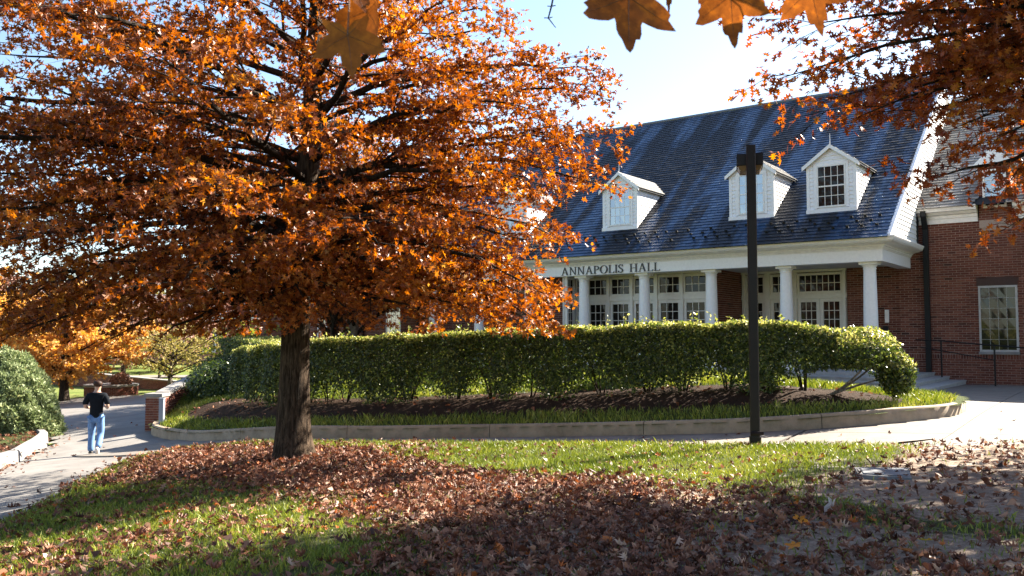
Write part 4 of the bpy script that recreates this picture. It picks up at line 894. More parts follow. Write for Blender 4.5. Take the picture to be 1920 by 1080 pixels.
# the red oak at the right, trunk outside the picture
RB = np.array([8.9, 9.9, float(zt(8.9, 9.9))-.03])
oak2 = empty('oak_tree', tuple(RB), 'darker red brown oak whose branches hang in from the upper right', 'tree')
trunk2 = [RB+np.array(p) for p in [(0, 0, -.15), (0, 0, .1), (0, 0, .6), (.03, 0, 1.5), (.05, .02, 3.0), (.0, .0, 4.5), (-.05, 0, 6), (0, 0, 7.6), (0, 0, 11.3)]]
def trunk2_at(h):
    t = np.array(trunk2); return np.array([np.interp(h, t[:, 2]-RB[2], t[:, k]) for k in range(3)])
prim = []
for (tx, ty, tz, hs) in [(3.0, 10.5, 3.1, 4.7), (3.5, 10.2, 2.75, 4.6), (3.8, 10.0, 2.5, 4.5), (5.55, 9.8, 1.25, 3.6), (5.9, 9.9, 1.75, 3.7), (3.3, 10.3, 3.7, 5.0), (3.2, 10.4, 4.1, 5.3), (4.3, 9.8, 2.9, 4.8), (4.9, 9.5, 2.75, 4.6), (5.4, 9.0, 3.1, 4.8), (4.2, 10.4, 4.0, 5.4), (5.2, 10.4, 3.6, 5.2), (6.0, 9.2, 2.7, 4.5), (4.55, 10.0, 1.72, 4.0), (4.4, 9.9, 2.5, 4.6), (4.8, 9.7, 2.3, 4.4), (5.2, 9.6, 2.15, 4.2), (4.1, 10.1, 2.75, 4.7), (4.9, 10.2, 3.1, 4.9)]:
    prim.append((trunk2_at(hs), np.array([tx+.38, ty, tz+.12]), .05, .55 if tx < 4 else .9))
for (tx, ty, h, hs) in [(8.2, 12.9, 3.5, 3.6), (9.2, 13.2, 4.2, 4.0), (10.3, 12.6, 3.2, 3.4), (7.6, 12.3, 4.6, 4.4), (8.8, 12.4, 5.2, 4.9), (10, 13, 5, 4.8), (11, 12, 4, 4.0), (7.2, 12.6, 5.6, 5.2), (9.6, 12.2, 4.4, 4.2), (8.0, 11.6, 3.9, 3.8)]:
    prim.append((trunk2_at(hs), np.array([tx, ty, RB[2]+h]), .05, .55))
for k in range(84):
    h = 3.9+7.1*((k+.5)/84); az = k*2.39996+.4; l = np.interp(h, [4, 6, 8, 10, 11.3], [5.2, 5.2, 4.7, 3.4, 1.0])*rr_.uniform(.8, 1.1)
    if math.sin(az) > .1: l *= .68
    if math.cos(az) > -.1: h -= 1.1
    elif h < 5.7: h = 5.7+rr_.uniform(0, 1.5)
    hs = h-np.interp(h, [4, 11], [.3, 1.6]); tip = np.array([RB[0]+l*math.cos(az), RB[1]+l*math.sin(az), RB[2]+h]); prim.append((trunk2_at(hs), tip, .06))
n_oak2 = grow(oak2, trunk2, [.4, .33, .28, .25, .22, .18, .13, .08, .02], prim, 31, lmat='red_oak_leaf', n_leaf=9, leaf=(T_OAK, .12))

# ------------------------------------------------------------------ hedge
hedge = empty('hedge', (0, 20.8, -1.5), 'long clipped evergreen hedge in front of the porch, bare stems showing below', 'hedge')
HC = np.array(catmull(HEDGE_F, 12)); hs_ = np.r_[0, np.cumsum(np.linalg.norm(np.diff(HC, axis=0), axis=1))]; HL = hs_[-1]
def hpt(s): return np.stack([np.interp(s, hs_, HC[:, 0]), np.interp(s, hs_, HC[:, 1])], -1)
def hnorm(s):
    a = hpt(np.minimum(s+.15, HL))-hpt(np.maximum(s-.15, 0)); a = a/np.linalg.norm(a, axis=-1, keepdims=True); return np.stack([a[:, 1], -a[:, 0]], -1)*1.0
HTOP = lambda s: np.interp(s, [0, .7, 2.0, 4.5, 7.5, 11, HL-1.5, HL], [.10, .22, .24, .2, .07, -.07, -.28, -.36])
r5 = np.random.default_rng(5)
nh = 135000; s = r5.uniform(0, HL, nh); back = r5.choice([0, 1, 2, 3], nh, p=[.42, .30, .14, .14]); DEP = 1.35
d = np.where(back == 0, np.abs(r5.normal(0, .09, nh)), np.where(back == 1, r5.uniform(0, DEP, nh), np.where(back == 2, DEP-np.abs(r5.normal(0, .08, nh)), r5.uniform(.1, DEP-.1, nh))))
P2 = hpt(s)+hnorm(s)*d[:, None]; gz = bedz(P2[:, 0], P2[:, 1]); top = HTOP(s)+.035*np.clip(s-1, 0, 1)*np.sin(s*2*math.pi/1.6+1.8*np.sin(s*.8))+.03*fnoise(s*1.0, d, 5, 2)+.03*fnoise(s, d, 1.6, 3)
bot = gz+.07+.15*fnoise(s, s*0, 3.1, 8)+.12*fnoise(s, d, 7, 12)
q = r5.random(nh); z = np.where(back == 1, top-np.abs(r5.normal(0, .05, nh)), bot+(top-bot)*q**.85)
wav = .07*fnoise(s, z, 4.2, 6)+.05*fnoise(s, z, 9, 7)+0.085*np.sin(s*2*math.pi/1.75+2.2*np.sin(s*.9)+s*.35)*(1-.4*(z-bot)/(top-bot+.01))
P2 = P2+hnorm(s)*np.where(back == 0, -wav*.7, wav*.5)[:, None]*1.0
dens = np.clip((z-bot)/(top-bot+.01)*1.9+.30+.52*np.sin(s*2*math.pi/1.75+2.2*np.sin(s*.9)+s*.35), 0, 1); kp = (r5.random(nh) < dens) & ~((s < 1.0) & (z < gz+.62-.35*s))
# rounded ends
P = np.stack([P2[:, 0], P2[:, 1], z], 1)[kp]; nn = np.where((back == 1)[:, None], np.array([0, 0, 1.]), np.concatenate([-hnorm(s)*np.where(back == 2, -1, 1)[:, None], np.full((nh, 1), .35)], 1))[kp]
top_sheen = (z > top-.10)[kp]; nn = nn+r5.normal(0, .55, nn.shape)
# overhanging clump at the right end
m_ = 9500; aa = r5.normal(size=(m_, 3)); aa = norm(aa)*(r5.random((m_, 1))**.35); cl = np.array([6.5, 15.9, -.36])+aa*np.array([.75, .6, .55])
ho = (cl[:, 2] < -.62) & (cl[:, 0] < 6.75); dr = r5.random(m_) < .35; cl[dr] = np.array([7.05, 15.7, -.70])+aa[dr]*np.array([.34, .34, .42])
kk_ = ~ho | dr; nsh = 70; sh = r5.uniform(.3, HL-.3, nsh); sd_ = r5.uniform(.05, 1.2, nsh); sp2 = hpt(sh)+hnorm(sh)*sd_[:, None]; shz = HTOP(sh)[:, None]+(np.linspace(0, 1, 10)[None, :]*r5.uniform(.06, .26, (nsh, 1))); sx = (np.concatenate([np.repeat(sp2[:, None, :], 10, 1), shz[..., None]], 2)+r5.normal(0, .018, (nsh, 10, 3))).reshape(-1, 3)
P = np.vstack([P, sx]); nn = np.vstack([nn, r5.normal(0, 1, sx.shape)]); top_sheen = np.r_[top_sheen, np.ones(len(sx), bool)]
cl = cl[kk_]; aa = aa[kk_]; m_ = len(cl)
P = np.vstack([P, cl]); nn = np.vstack([nn, aa+r5.normal(0, .6, (m_, 3))]); top_sheen = np.r_[top_sheen, aa[:, 2] > .3]
# second run of hedge behind the left end, turning back towards the hall
m_ = 32000; t = r5.random(m_); w = r5.uniform(-.9, .9, m_); b0, b1 = np.array([-6.2, 25.2]), np.array([-9.3, 30.0]); ax = (b1-b0)/np.linalg.norm(b1-b0); px_ = np.array([ax[1], -ax[0]])
g = b0+(b1-b0)*t[:, None]+px_*w[:, None]; zz = bedz(g[:, 0], g[:, 1]); tp_ = -.22+.16*t+.04*fnoise(t*5, w, 4, 3); f = r5.random(m_) < .45
zq = np.where(f, tp_-np.abs(r5.normal(0, .05, m_)), zz+.2+(tp_-zz-.2)*r5.random(m_)); w2 = np.where(f, w, np.where(r5.random(m_) < .5, -.9, .9)+r5.normal(0, .06, m_)); g = b0+(b1-b0)*t[:, None]+px_*w2[:, None]
P = np.vstack([P, np.stack([g[:, 0], g[:, 1], zq], 1)]); top_sheen = np.r_[top_sheen, f]; nn = np.vstack([nn, np.where(f[:, None], np.array([0, 0, 1.]), np.concatenate([px_[None, :]*np.sign(w2)[:, None], np.full((m_, 1), .3)], 1))+r5.normal(0, .55, (m_, 3))])
rot = frames(nn, None, r5); leaf_objects(T_OVAL, P, rot, .068*r5.uniform(.65, 1.25, len(P)), np.clip(r5.beta(1.6, 2.2, len(P))+np.where(top_sheen, .42, 0), 0, 1), M['hedge_leaf'], hedge, split=False)  # top leaves shifted to the pale end: sun sheen painted into their colour
ss_ = np.arange(.5, HL, .875)
for k, s0 in enumerate(ss_):
    s0 += r5.uniform(-.3, .3); mb = MB(); c = hpt(np.array([s0]))[0]+hnorm(np.array([s0]))[0]*.65; g0 = float(bedz(*c))
    for j in range(r5.integers(3, 9)):
        a = r5.uniform(0, 6.28); l = r5.uniform(.5, .95); e = np.array([c[0]+math.cos(a)*.36, c[1]+math.sin(a)*.36, g0+l]); b = np.array([c[0]+math.cos(a)*.06, c[1]+math.sin(a)*.06, g0-.05]); mb.tube(bez(b, b+[math.cos(a)*.08, math.sin(a)*.08, l*.5], e, 5), list(np.linspace(.021, .009, 5)), 5)
    mb.build('stem', M['twig'], hedge)
mb = MB()
for e in [(7.0, 15.75, -.75), (6.8, 15.95, -.5), (6.65, 15.65, -.3)]:
    b = np.array([5.9, 16.1, float(bedz(5.9, 16.1))-.05]); e = np.array(e); mb.tube(bez(b, b+[.45, -.1, .22], e, 7), list(np.linspace(.03, .012, 7)), 6)
mb.build('stem', M['bark_pale'], hedge)
# dark low junipers between the hedge and the side wall
dk = empty('juniper_bush', (-8.9, 26.0, -2.3), 'low dark bush filling the corner between the brick side wall and the hedge', 'bush')
m_ = 16000; a = norm(r5.normal(size=(m_, 3)))*(r5.random((m_, 1))**.3); cpts = np.array([(-8.7, 25.5), (-9.2, 27.0), (-8.4, 27.4), (-9.0, 28.6)]); ci = r5.integers(0, 4, m_)
P = np.concatenate([cpts[ci]+a[:, :2]*1.0, (bedz(cpts[ci, 0], cpts[ci, 1])+.3+a[:, 2]*np.array([.75, .85, .9, 1.0])[ci])[:, None]], 1); leaf_objects(T_OVAL, P, frames(a+r5.normal(0, .5, a.shape), None, r5), .09*r5.uniform(.7, 1.3, m_), r5.beta(1.3, 3, m_), M['hedge_leaf'], dk, split=False)

# ------------------------------------------------------------------ grass
def grass(name, n, region, hmin, hmax, wid, seed, zf, dens):
    r = np.random.default_rng(seed); X = []; Y = []; got = 0
    x = r.uniform(region[0], region[1], n); y = r.uniform(region[2], region[3], n); k = r.random(n) < dens(x, y); x, y = x[k], y[k]; n = len(x); z = zf(x, y)-.01
    h = r.uniform(hmin, hmax, n)*(1+.35*fnoise(x, y, 2.5, seed)); a = r.uniform(0, 6.283, n); w = wid*r.uniform(.7, 1.4, n); b = r.uniform(0, 6.283, n); l = r.uniform(.1, .9, n)*h
    B = np.stack([x, y, z], 1); dx = np.stack([np.cos(a), np.sin(a), 0*a], 1)*w[:, None]/2; bend = np.stack([np.cos(b), np.sin(b), 0*b], 1)
    m1 = B+bend*(l*.3)[:, None]+np.array([0, 0, 1])*(h*.6)[:, None]; tip = B+bend*l[:, None]+np.array([0, 0, 1])*h[:, None]
    V = np.stack([B-dx, B+dx, m1+dx*.75, tip, m1-dx*.75], 1).reshape(-1, 3); i = np.arange(n)*5
    lo = np.stack([i, i+1, i+2, i+3, i+4], 1).ravel(); me = bulk(name, V, lo, np.full(n, 5), np.repeat(np.clip(r.beta(2, 2.2, n)+.1*fnoise(x, y, 1.2, 2), 0, 1), 5))
    return link(name, me, None, M['grass'], 'stuff')
def lawn_d(x, y):
    s = sdist(x, y, LAWN); k = np.clip((s+.03)/.1, 0, 1); dd = np.clip(sdist(x, y, DIRT)/.9+.45+.3*fnoise(x, y, 2.2, 3), 0, 1); de = np.clip(sdist(x, y, DENSE)/.7+.3, 0, 1)*.86
    patch = .62+.38*fnoise(x, y, 1.9, 17); return k*(1-.985*dd)*(1-de)*np.clip(patch, .25, 1)
zl = lambda x, y: zt(x, y)+.035
tag(grass('lawn_grass', 330000, (-7.3, 7.5, 5.0, 17.6), .035, .085, .0085, 41, zl, lawn_d), 'short green grass of the front lawn', 'grass')
tag(grass('lawn_grass', 60000, (-7.3, 7.5, 9.5, 17.6), .05, .11, .011, 47, zl, lambda x, y: lawn_d(x, y)*np.clip(1.1-sdist(x, y, LAWN)/1.6, 0, 1)), 'longer grass along the edge of the lawn by the path', 'grass')
def bed_d(x, y):
    e = sdist(x, y, BED); return (e > .2)*(1-f_mulch(x, y))*np.where((y > 19.5) & (pdist(x, y, HEDGE_F) > 1.2) & (e < 1e9) & (x > -7), .8, 1)
tag(grass('bed_grass', 190000, (-10, 9, 14.5, 30), .07, .16, .014, 43, bedz, bed_d), 'grass strip along the kerb and behind the hedge', 'grass')

# ------------------------------------------------------------------ fallen leaves
r6 = np.random.default_rng(6)
def litter(n, region, dens, seed):
    r = np.random.default_rng(seed); x = r.uniform(region[0], region[1], n); y = r.uniform(region[2], region[3], n); k = r.random(n) < dens(x, y); return x[k], y[k]
def lit_d(x, y):
    sd = sdist(x, y, DENSE)+.35*fnoise(x, y, 1.6, 21); dn = np.clip(sd/.55+.45, 0, 1)*np.where(x > 1.4, np.clip(.5+.55*fnoise(x, y, 2.4, 27)-.12*(x-1.4), .06, 1), 1)
    left = np.clip((-.2-x)/2, 0, 1)*.30*np.clip(.75+fnoise(x, y, 1.3, 33), 0, 1.4); dirt = np.clip(sdist(x, y, DIRT)/.5+.3, 0, 1)*.12
    return (np.maximum.reduce([dn, left, dirt, np.full(x.shape, .035)]))*(sdist(x, y, LAWN) > -.05)
x, y = litter(105000, (-7.3, 7.5, 4.9, 17.6), lit_d, 61); n = len(x); dn = np.clip(sdist(x, y, DENSE)/.5+.4, 0, 1)
z = zl(x, y)+.015+(.06)*r6.random(n)*dn+.02*(1-dn); tilt = r6.normal(0, .55, (n, 3)); tilt[:, 2] = 1
lit = bpy.data.objects.new('leaf_litter', None)
rot = frames(tilt*np.where(r6.random((n, 1)) < .5, 1, -1), None, r6); sc = .078*r6.uniform(.45, 1.35, n)*np.where(dn < .5, 1.1, 1); rn = np.clip(r6.beta(1.5, 2.3, n), 0, .97); rn[r6.random(n) < .03] = 1
P = np.stack([x, y, z], 1)
keep, ti = leaf_objects(T_LIT, P, rot, sc, rn, M['litter'], None, stuff=None, split=False)
vx, vy, vd = vis(P); sc_ = np.where(vd < 1e8, sc/vd, -1); big = np.argsort(-sc_)[:300]; m = np.ones(n, bool); m[big] = False
lit = link('leaf_litter', scatter_mesh('leaf_litter', T_LIT, P[m], rot[m], sc[m], rn[m], ti[m]), None, M['litter'], 'stuff'); tag(lit, 'carpet of brown fallen oak leaves over the lawn', 'fallen leaves')
leaf_objects(T_LIT, P[big], rot[big], sc[big], rn[big], M['litter'], lit, n=300, stuff=None)
# leaves blown on the road, the side bed and the mulch
def lit2(x, y):
    e = pdist(x, y, [tuple(p) for p in LK]); side = inpoly(x, y, LB)*.75; gut = np.clip(1-e/.7, 0, 1)*.7*(np.clip(fnoise(x, y, 1.6, 4)+.45, 0, 1)); le = np.clip(1-pdist(x, y, LAWN)/.6, 0, 1)*.35*(x < -4); rd = .012
    md = f_mulch(x, y)*inpoly(x, y, BED)*.16
    return np.maximum.reduce([side, gut, le, np.full(x.shape, rd), md])
x, y = litter(26000, (-17, 9, 9, 27), lit2, 62); k = sdist(x, y, LAWN) < 0; x, y = x[k], y[k]; n = len(x)
inb = inpoly(x, y, BED); ins_ = inpoly(x, y, LB); z = np.where(inb, bedz(x, y), np.where(ins_, zt(x, y)+.21, zt(x, y)+.03))+.02; hm = ~((pdist(x, y, [tuple(p) for p in KERB]) < .25) & ~inb)
tilt = r6.normal(0, .35, (n, 3)); tilt[:, 2] = 1; P = np.stack([x, y, z], 1)[hm]
tag(link('blown_leaves', scatter_mesh('blown_leaves', T_LIT, P, frames(tilt[hm], None, r6), .12*r6.uniform(.5, 1.2, len(P)), np.clip(r6.beta(1.7, 2.0, len(P)), 0, 1)), None, M['litter'], 'stuff'), 'dry leaves blown along the road kerb and over the mulch', 'fallen leaves')
# single bright leaves lying on the litter
def maple_outline(k=1.0):
    half = [(168, .16), (150, .34), (133, .52), (126, .66), (118, .60), (104, .46), (98, .44), (90, .52), (82, .66), (74, .80), (67, .80), (60, 1.0), (52, .86), (45, .74), (36, .60), (30, .50), (24, .56), (19, .72), (14, .84), (9, .82), (4, 1.0)]
    pts = [(-a, l) for a, l in half]+[(0, 1.12)]+[(a, l) for a, l in half[::-1]]
    return [(math.sin(R(a))*l, math.cos(R(a))*l) for a, l in pts]
def maple_mesh(name, mats, curl=(.15, .1, 0.), seed=0, wid=1.0, rings=4):
    r = np.random.default_rng(seed); o = np.array(maple_outline()); n = len(o); o = o*(1+r.normal(0, .03, (n, 1))); V = [(0, 0, 0)]; F = []
    for k in range(1, rings+1):
        f = k/rings; V += [(p[0]*f*wid, p[1]*f, 0) for p in o]
    for k in range(n-1):
        F.append((0, 1+k, 2+k))
        for q in range(rings-1): F.append((1+q*n+k, 1+(q+1)*n+k, 2+(q+1)*n+k, 2+q*n+k))
    V = np.array(V, float)
    def bend(V): 
        V = V.copy(); V[:, 2] += curl[0]*V[:, 0]**2*np.sign(1)+curl[1]*(V[:, 1]-.2)**2+curl[2]*V[:, 0]*V[:, 1]+.03*np.sin(V[:, 0]*5+V[:, 1]*3+seed); return V
    V = bend(V); mb = MB(); mb.add(V.tolist(), F, .5); nf = len(F); vm = MB()
    for a, l in [(-128, .58), (-62, .86), (0, .96), (62, .86), (128, .58)]:
        p = np.array([(math.sin(R(a))*l*t*wid, math.cos(R(a))*l*t, 0) for t in np.linspace(0, 1, 6)]); p = bend(p); p[:, 2] += .004; mb.tube(p, list(np.linspace(.009, .002, 6)), 4)
    me = mb.mesh(name, True); mi = np.zeros(len(me.polygons), np.int32); mi[nf:] = 1; me.materials.append(mats[0]); me.materials.append(mats[1]); me.polygons.foreach_set('material_index', mi); return me
def maple_mat(name, c0, c1, c2, trans=.35):
    m, t, p = mat_new(name); tc = N(t, 'ShaderNodeTexCoord'); n = noise(t, 2.6, 5, .65, tc.outputs['Object']); n2 = noise(t, 9, 4, .6, tc.outputs['Object'])
    c = ramp(t, [(.33, c0), (.52, c1), (.72, c2)], n).outputs[0]; c = mix(t, c, ramp(t, [(.28, (.35, .3, .3)), (.42, (1, 1, 1))], n2).outputs[0], .5, 'MULTIPLY')
    t.links.new(c, p.inputs['Base Color']); p.inputs['Roughness'].default_value = .6; p.inputs['Specular IOR Level'].default_value = .15; tr = N(t, 'ShaderNodeBsdfTranslucent'); t.links.new(c, tr.inputs[0]); mx = N(t, 'ShaderNodeMixShader'); mx.inputs[0].default_value = trans
    t.links.new(p.outputs[0], mx.inputs[1]); t.links.new(tr.outputs[0], mx.inputs[2]); t.links.new(mx.outputs[0], t.nodes['Material Output'].inputs[0]); return m
M['vein'] = plain('leaf_vein', (.10, .04, .014), .6)
M['maple_a'] = maple_mat('brown_maple_leaf', (.16, .042, .007), (.26, .072, .010), (.58, .16, .012), .38); M['maple_b'] = maple_mat('golden_maple_leaf', (.19, .058, .009), (.26, .082, .011), (.42, .14, .014), .25); M['maple_c'] = maple_mat('yellow_maple_leaf', (.45, .30, .02), (.62, .45, .03), (.5, .42, .05)); M['maple_o'] = maple_mat('orange_maple_leaf', (.5, .14, .015), (.62, .22, .02), (.6, .28, .03)); M['pale_leaf'] = maple_mat('pale_curled_leaf', (.45, .38, .33), (.55, .47, .42), (.6, .55, .5))
def ground_leaf(x, y, s, mat, rz, label, tilt=(.15, .1), curl=(.2, .15, .1), seed=0, name='fallen_maple_leaf', wid=1):
    o = link(name, maple_mesh(name, (M[mat], M['vein']), curl, seed, wid, 3)); o.location = (x, y, float(zt(x, y))+.115); o.scale = (s, s, s); o.rotation_euler = (tilt[0], tilt[1], rz); tag(o, label, 'leaf')
ground_leaf(2.87, 5.95, .085, 'maple_c', .5, 'bright yellow maple leaf lying on the shaded leaf litter', (-.25, .2), seed=1)
ground_leaf(1.95, 5.97, .075, 'maple_o', 2.2, 'orange rust maple leaf near the yellow one on the litter', (-.35, .1), seed=2)
ground_leaf(2.58, 5.72, .09, 'maple_b', 4.0, 'dull olive gold leaf just in front of the yellow leaf', (-.2, -.1), seed=3)
ground_leaf(2.48, 7.52, .08, 'maple_o', 1.0, 'small orange leaf beside the pale upright curled leaf', (-.6, .2), seed=4)
ground_leaf(2.28, 6.85, .075, 'maple_o', 3.0, 'orange leaf on the litter below the pale upright leaf', (-.5, -.2), seed=5)
ground_leaf(2.72, 7.35, .15, 'pale_leaf', .3, 'pale dried leaf standing upright and curled on the litter', (-1.35, .2), (1.4, .3, .2), 6, 'dried_leaf', .45)
# twigs on the ground by the path
def stick(pts, rad, label):
    mb = MB(); P = [(x, y, float(zt(x, y))+.07+h) for x, y, h in pts]; mb.tube(P, list(np.linspace(rad, rad*.5, len(P))), 5); tag(mb.build('fallen_twig', M['twig']), label, 'twig')
stick([(5.5, 12.25, 0), (5.7, 12.1, .03), (5.9, 12.05, .05)], .016, 'short dark twig lying at the grass edge by the path')
stick([(4.65, 7.0, 0), (4.85, 6.85, .02), (5.1, 6.7, .01)], .014, 'pale stick lying among the leaves at the right edge')

# ------------------------------------------------------------------ utility cover in the dirt
pl = [(3.86, 9.72), (4.45, 9.66), (4.17, 9.0), (3.70, 9.2)]; zp = max(float(zt(x, y)) for x, y in pl)+.04
mb = MB(); mb.prism([(x, y, zp-.06) for x, y in pl], (0, 0, .075)); uc_ = mb.build('utility_cover', concrete('cover_concrete', (.2, .2, .2), sc=8)); tag(uc_, 'flat grey utility cover set into the bare dirt', 'utility cover')
c = np.mean(pl, 0); mb = MB(); q = [tuple(c+(np.array(p)-c)*.8) for p in pl]; mb.prism([(x, y, zp+.012) for x, y in q], (0, 0, .012)); mb.build('lid', concrete('lid_concrete', (.17, .18, .2), sc=9), uc_)

# ------------------------------------------------------------------ lamp post in front of the hedge
LX, LY = 3.83, 13.55; lz = float(zt(LX, LY)); Lh = 3.045
lamp = empty('street_lamp', (LX, LY, lz), 'tall square bronze lamp post with box lamp head on the lawn', 'street lamp')
def sqpole(x, y, w, z0, z1, rot, mb):
    c, s_ = math.cos(rot), math.sin(rot); pr = []
    for q in [(-1, -.8), (-.8, -1), (.8, -1), (1, -.8), (1, .8), (.8, 1), (-.8, 1), (-1, .8)]:
        a, b = q[0]*w/2, q[1]*w/2; pr.append((x+a*c-b*s_, y+a*s_+b*c, z0))
    mb.prism(pr, (0, 0, z1-z0))
mb = MB(); sqpole(LX, LY, .145, lz-.1, Lh, -.22, mb); mb.build('pole', M['bronze'], lamp)
mb = MB(); sqpole(LX, LY, .18, lz-.1, lz+.16, -.22, mb); mb.build('base_cover', M['bronze'], lamp)
mb = MB(); mb.tube([(LX-.1, LY-.09, lz+.22), (LX+.1, LY-.11, lz+.22)], .03, 6); mb.build('bolt', M['bronze'], lamp)
hx, hy = LX+.085, LY+.38; c_, s_ = math.cos(-.25), math.sin(-.25)
def rotp(x, y): return (hx+x*c_-y*s_, hy+x*s_+y*c_)
def ring(w, d, z): return [(*rotp(a*w/2, b*d/2), z) for a, b in ((-1, -1), (1, -1), (1, 1), (-1, 1))]
mb = MB(); V = ring(.40, .52, Lh-.10)+ring(.415, .53, Lh-.12)+ring(.415, .53, Lh-.285)+ring(.36, .47, Lh-.30); mb.add(V, [(0, 1, 2, 3)]+[(k*4+i, k*4+(i+1) % 4, (k+1)*4+(i+1) % 4, (k+1)*4+i) for k in range(3) for i in range(4)]+[(15, 14, 13, 12)]); mb.build('lamp_head', M['bronze'], lamp)
mb = MB(); V = ring(.39, .5, Lh-.286)+ring(.31, .42, Lh-.37); mb.add(V, [(i, (i+1) % 4, 4+(i+1) % 4, 4+i) for i in range(4)]+[(7, 6, 5, 4)]); mb.build('lens', plain('amber_lens', (.16, .11, .06), .25), lamp)
mb = MB(); mb.box(LX-.03, LX+.03, LY+.07, LY+.16, Lh-.24, Lh-.16); mb.build('arm', M['bronze'], lamp)

# ------------------------------------------------------------------ maple sprigs close to the lens of the scene's edge
sprig = empty('maple_branch', (.32, 1.55, .85), 'overhanging maple branch with large brown gold leaves along the top edge', 'branch')
sprig2 = empty('maple_branch', (-.30, 1.5, .85), 'maple twig with curled gold brown leaves hanging before the oak crown', 'branch')
def hang(parent, x, y, z, size, roll, pitch, yaw, mat, curl, seed, wid=1., label=None):
    o = link('leaf', maple_mesh('leaf', (M[mat], M['vein']), curl, seed, wid, 5), parent)
    # leaf lies in local xy with its tip on +y; turn it to hang with the tip down and face the viewer
    m = Matrix.Rotation(R(yaw), 4, 'Z') @ Matrix.Rotation(R(pitch), 4, 'X') @ Matrix.Rotation(R(90), 4, 'X') @ Matrix.Rotation(R(180+roll), 4, 'Z')
    o.matrix_basis = Matrix.Translation((x, y, z)) @ m @ Matrix.Scale(size, 4)
    if label: o['label'] = label
    return np.array([x, y, z])
def pw_(px, py, Y):
    a = R(3.184); h = (540-py)/1600; v = np.array([(px-960)/1600, math.cos(a)-h*math.sin(a), math.sin(a)+h*math.cos(a)]); return v*(Y/v[1])
def sprig_leaf(parent, px, py, Y, size, roll, pitch, yaw, mat, curl, seed, wid=1., label=None, up=(0, .12)):
    p = pw_(px, py, Y); hang(parent, *p, size, roll, pitch, yaw, mat, curl, seed, wid, label); mb = MB(); mb.tube([p, p+np.array([up[0]*.5, .01, up[1]*.6]), p+np.array([up[0], .03, up[1]])], [.0016, .0013, .0018], 5); mb.build('stalk', M['vein'], parent)
sprig_leaf(sprig, 1178, -4, 1.5, .108, -4, -10, 8, 'maple_a', (.1, .25, .2), 1, .95, 'largest brown leaf with an orange right half')
sprig_leaf(sprig, 1370, -8, 1.6, .09, 4, 12, -10, 'maple_a', (.15, .2, -.2), 2, .9, 'golden brown leaf hanging in the middle')
sprig_leaf(sprig, 1520, -22, 1.7, .088, 12, 12, -18, 'maple_a', (-.3, .2, .2), 3, .95, 'brown leaf at the right end of the branch')
sprig_leaf(sprig, 1262, -40, 1.7, .062, 10, 40, 30, 'maple_a', (.9, .4, .1), 4, .6)
sprig_leaf(sprig, 1318, -45, 1.75, .068, -6, 20, -40, 'maple_a', (.6, .3, .1), 5, .7)
sprig_leaf(sprig2, 652, 66, 1.5, .08, 8, -6, 5, 'maple_b', (.1, .2, .15), 6, .95, 'flat golden leaf facing the viewer')
sprig_leaf(sprig2, 690, 20, 1.55, .09, -28, 25, -35, 'maple_a', (1.0, .4, -.3), 7, .8, 'curled brown leaf with a bright orange lit side')
sprig_leaf(sprig2, 668, -42, 1.52, .085, 0, -20, 30, 'maple_a', (.5, .3, .1), 8, .8)
mb = MB(); mb.tube([pw_(1050, -120, 1.6), pw_(1180, -95, 1.55), pw_(1380, -105, 1.65), pw_(1520, -110, 1.72), pw_(1700, -150, 1.8)], [.004, .005, .006, .006, .007], 6); mb.build('twig', M['twig'], sprig)
mb = MB(); P = [pw_(1040, -20, 2.4), pw_(1034, 12, 2.4), pw_(1028, 34, 2.4), pw_(1042, 52, 2.4)]; mb.tube(P, [.003, .0028, .0024, .0012], 5)
for q in (1, 2): mb.tube([P[q]+np.array([-.012, 0, .001]), P[q], P[q]+np.array([.012, 0, .003])], .0015, 4)
mb.tube([pw_(1040, -20, 2.4), pw_(1045, -60, 2.2), pw_(1050, -120, 1.6)], .0035, 5); mb.build('bare_twig', M['twig'], sprig)
mb = MB(); mb.tube([pw_(560, -90, 1.6), pw_(650, -75, 1.55), pw_(760, -100, 1.6)], [.004, .005, .006], 6); mb.build('twig', M['twig'], sprig2)


# ------------------------------------------------------------------ person
def skin(name, verts, edges, radii, mat, parent=None, sub=2, root=0):
    me = bpy.data.meshes.new(name); me.from_pydata([tuple(v) for v in verts], edges, []); o = link(name, me, parent, mat)
    md = o.modifiers.new('skin', 'SKIN'); md.use_smooth_shade = True
    for i, rd in enumerate(radii):
        sv = me.skin_vertices[0].data[i]; sv.radius = (rd, rd) if np.isscalar(rd) else rd; sv.use_root = (i == root)
    s_ = o.modifiers.new('sub', 'SUBSURF'); s_.levels = sub; s_.render_levels = sub; return o
PX, PY = -9.80, 20.25; pz = float(zt(PX, PY))
person = empty('person', (PX, PY, pz), 'person walking away on the road in a black t-shirt and blue jeans', 'person')
M['skin'] = plain('skin', (.42, .25, .18), .5); M['tshirt'] = plain('black_cotton', (.008, .010, .014), .9, 20, .3, spec=.1); M['jeans'] = plain('blue_denim', (.10, .20, .40), .8, 12, .35); M['hair'] = plain('brown_hair', (.035, .016, .01), .6, 30, .4, spec=.2); M['shoe_dark'] = plain('dark_shoe', (.03, .026, .024), .6); M['sole'] = plain('pale_shoe_sole', (.6, .56, .52), .6)
hd = np.array([math.sin(R(-14)), math.cos(R(-14))])      # walking direction
rt = np.array([hd[1], -hd[0]])
def pp(r_, f, z): return (PX+rt[0]*r_+hd[0]*f, PY+rt[1]*r_+hd[1]*f, pz+z)
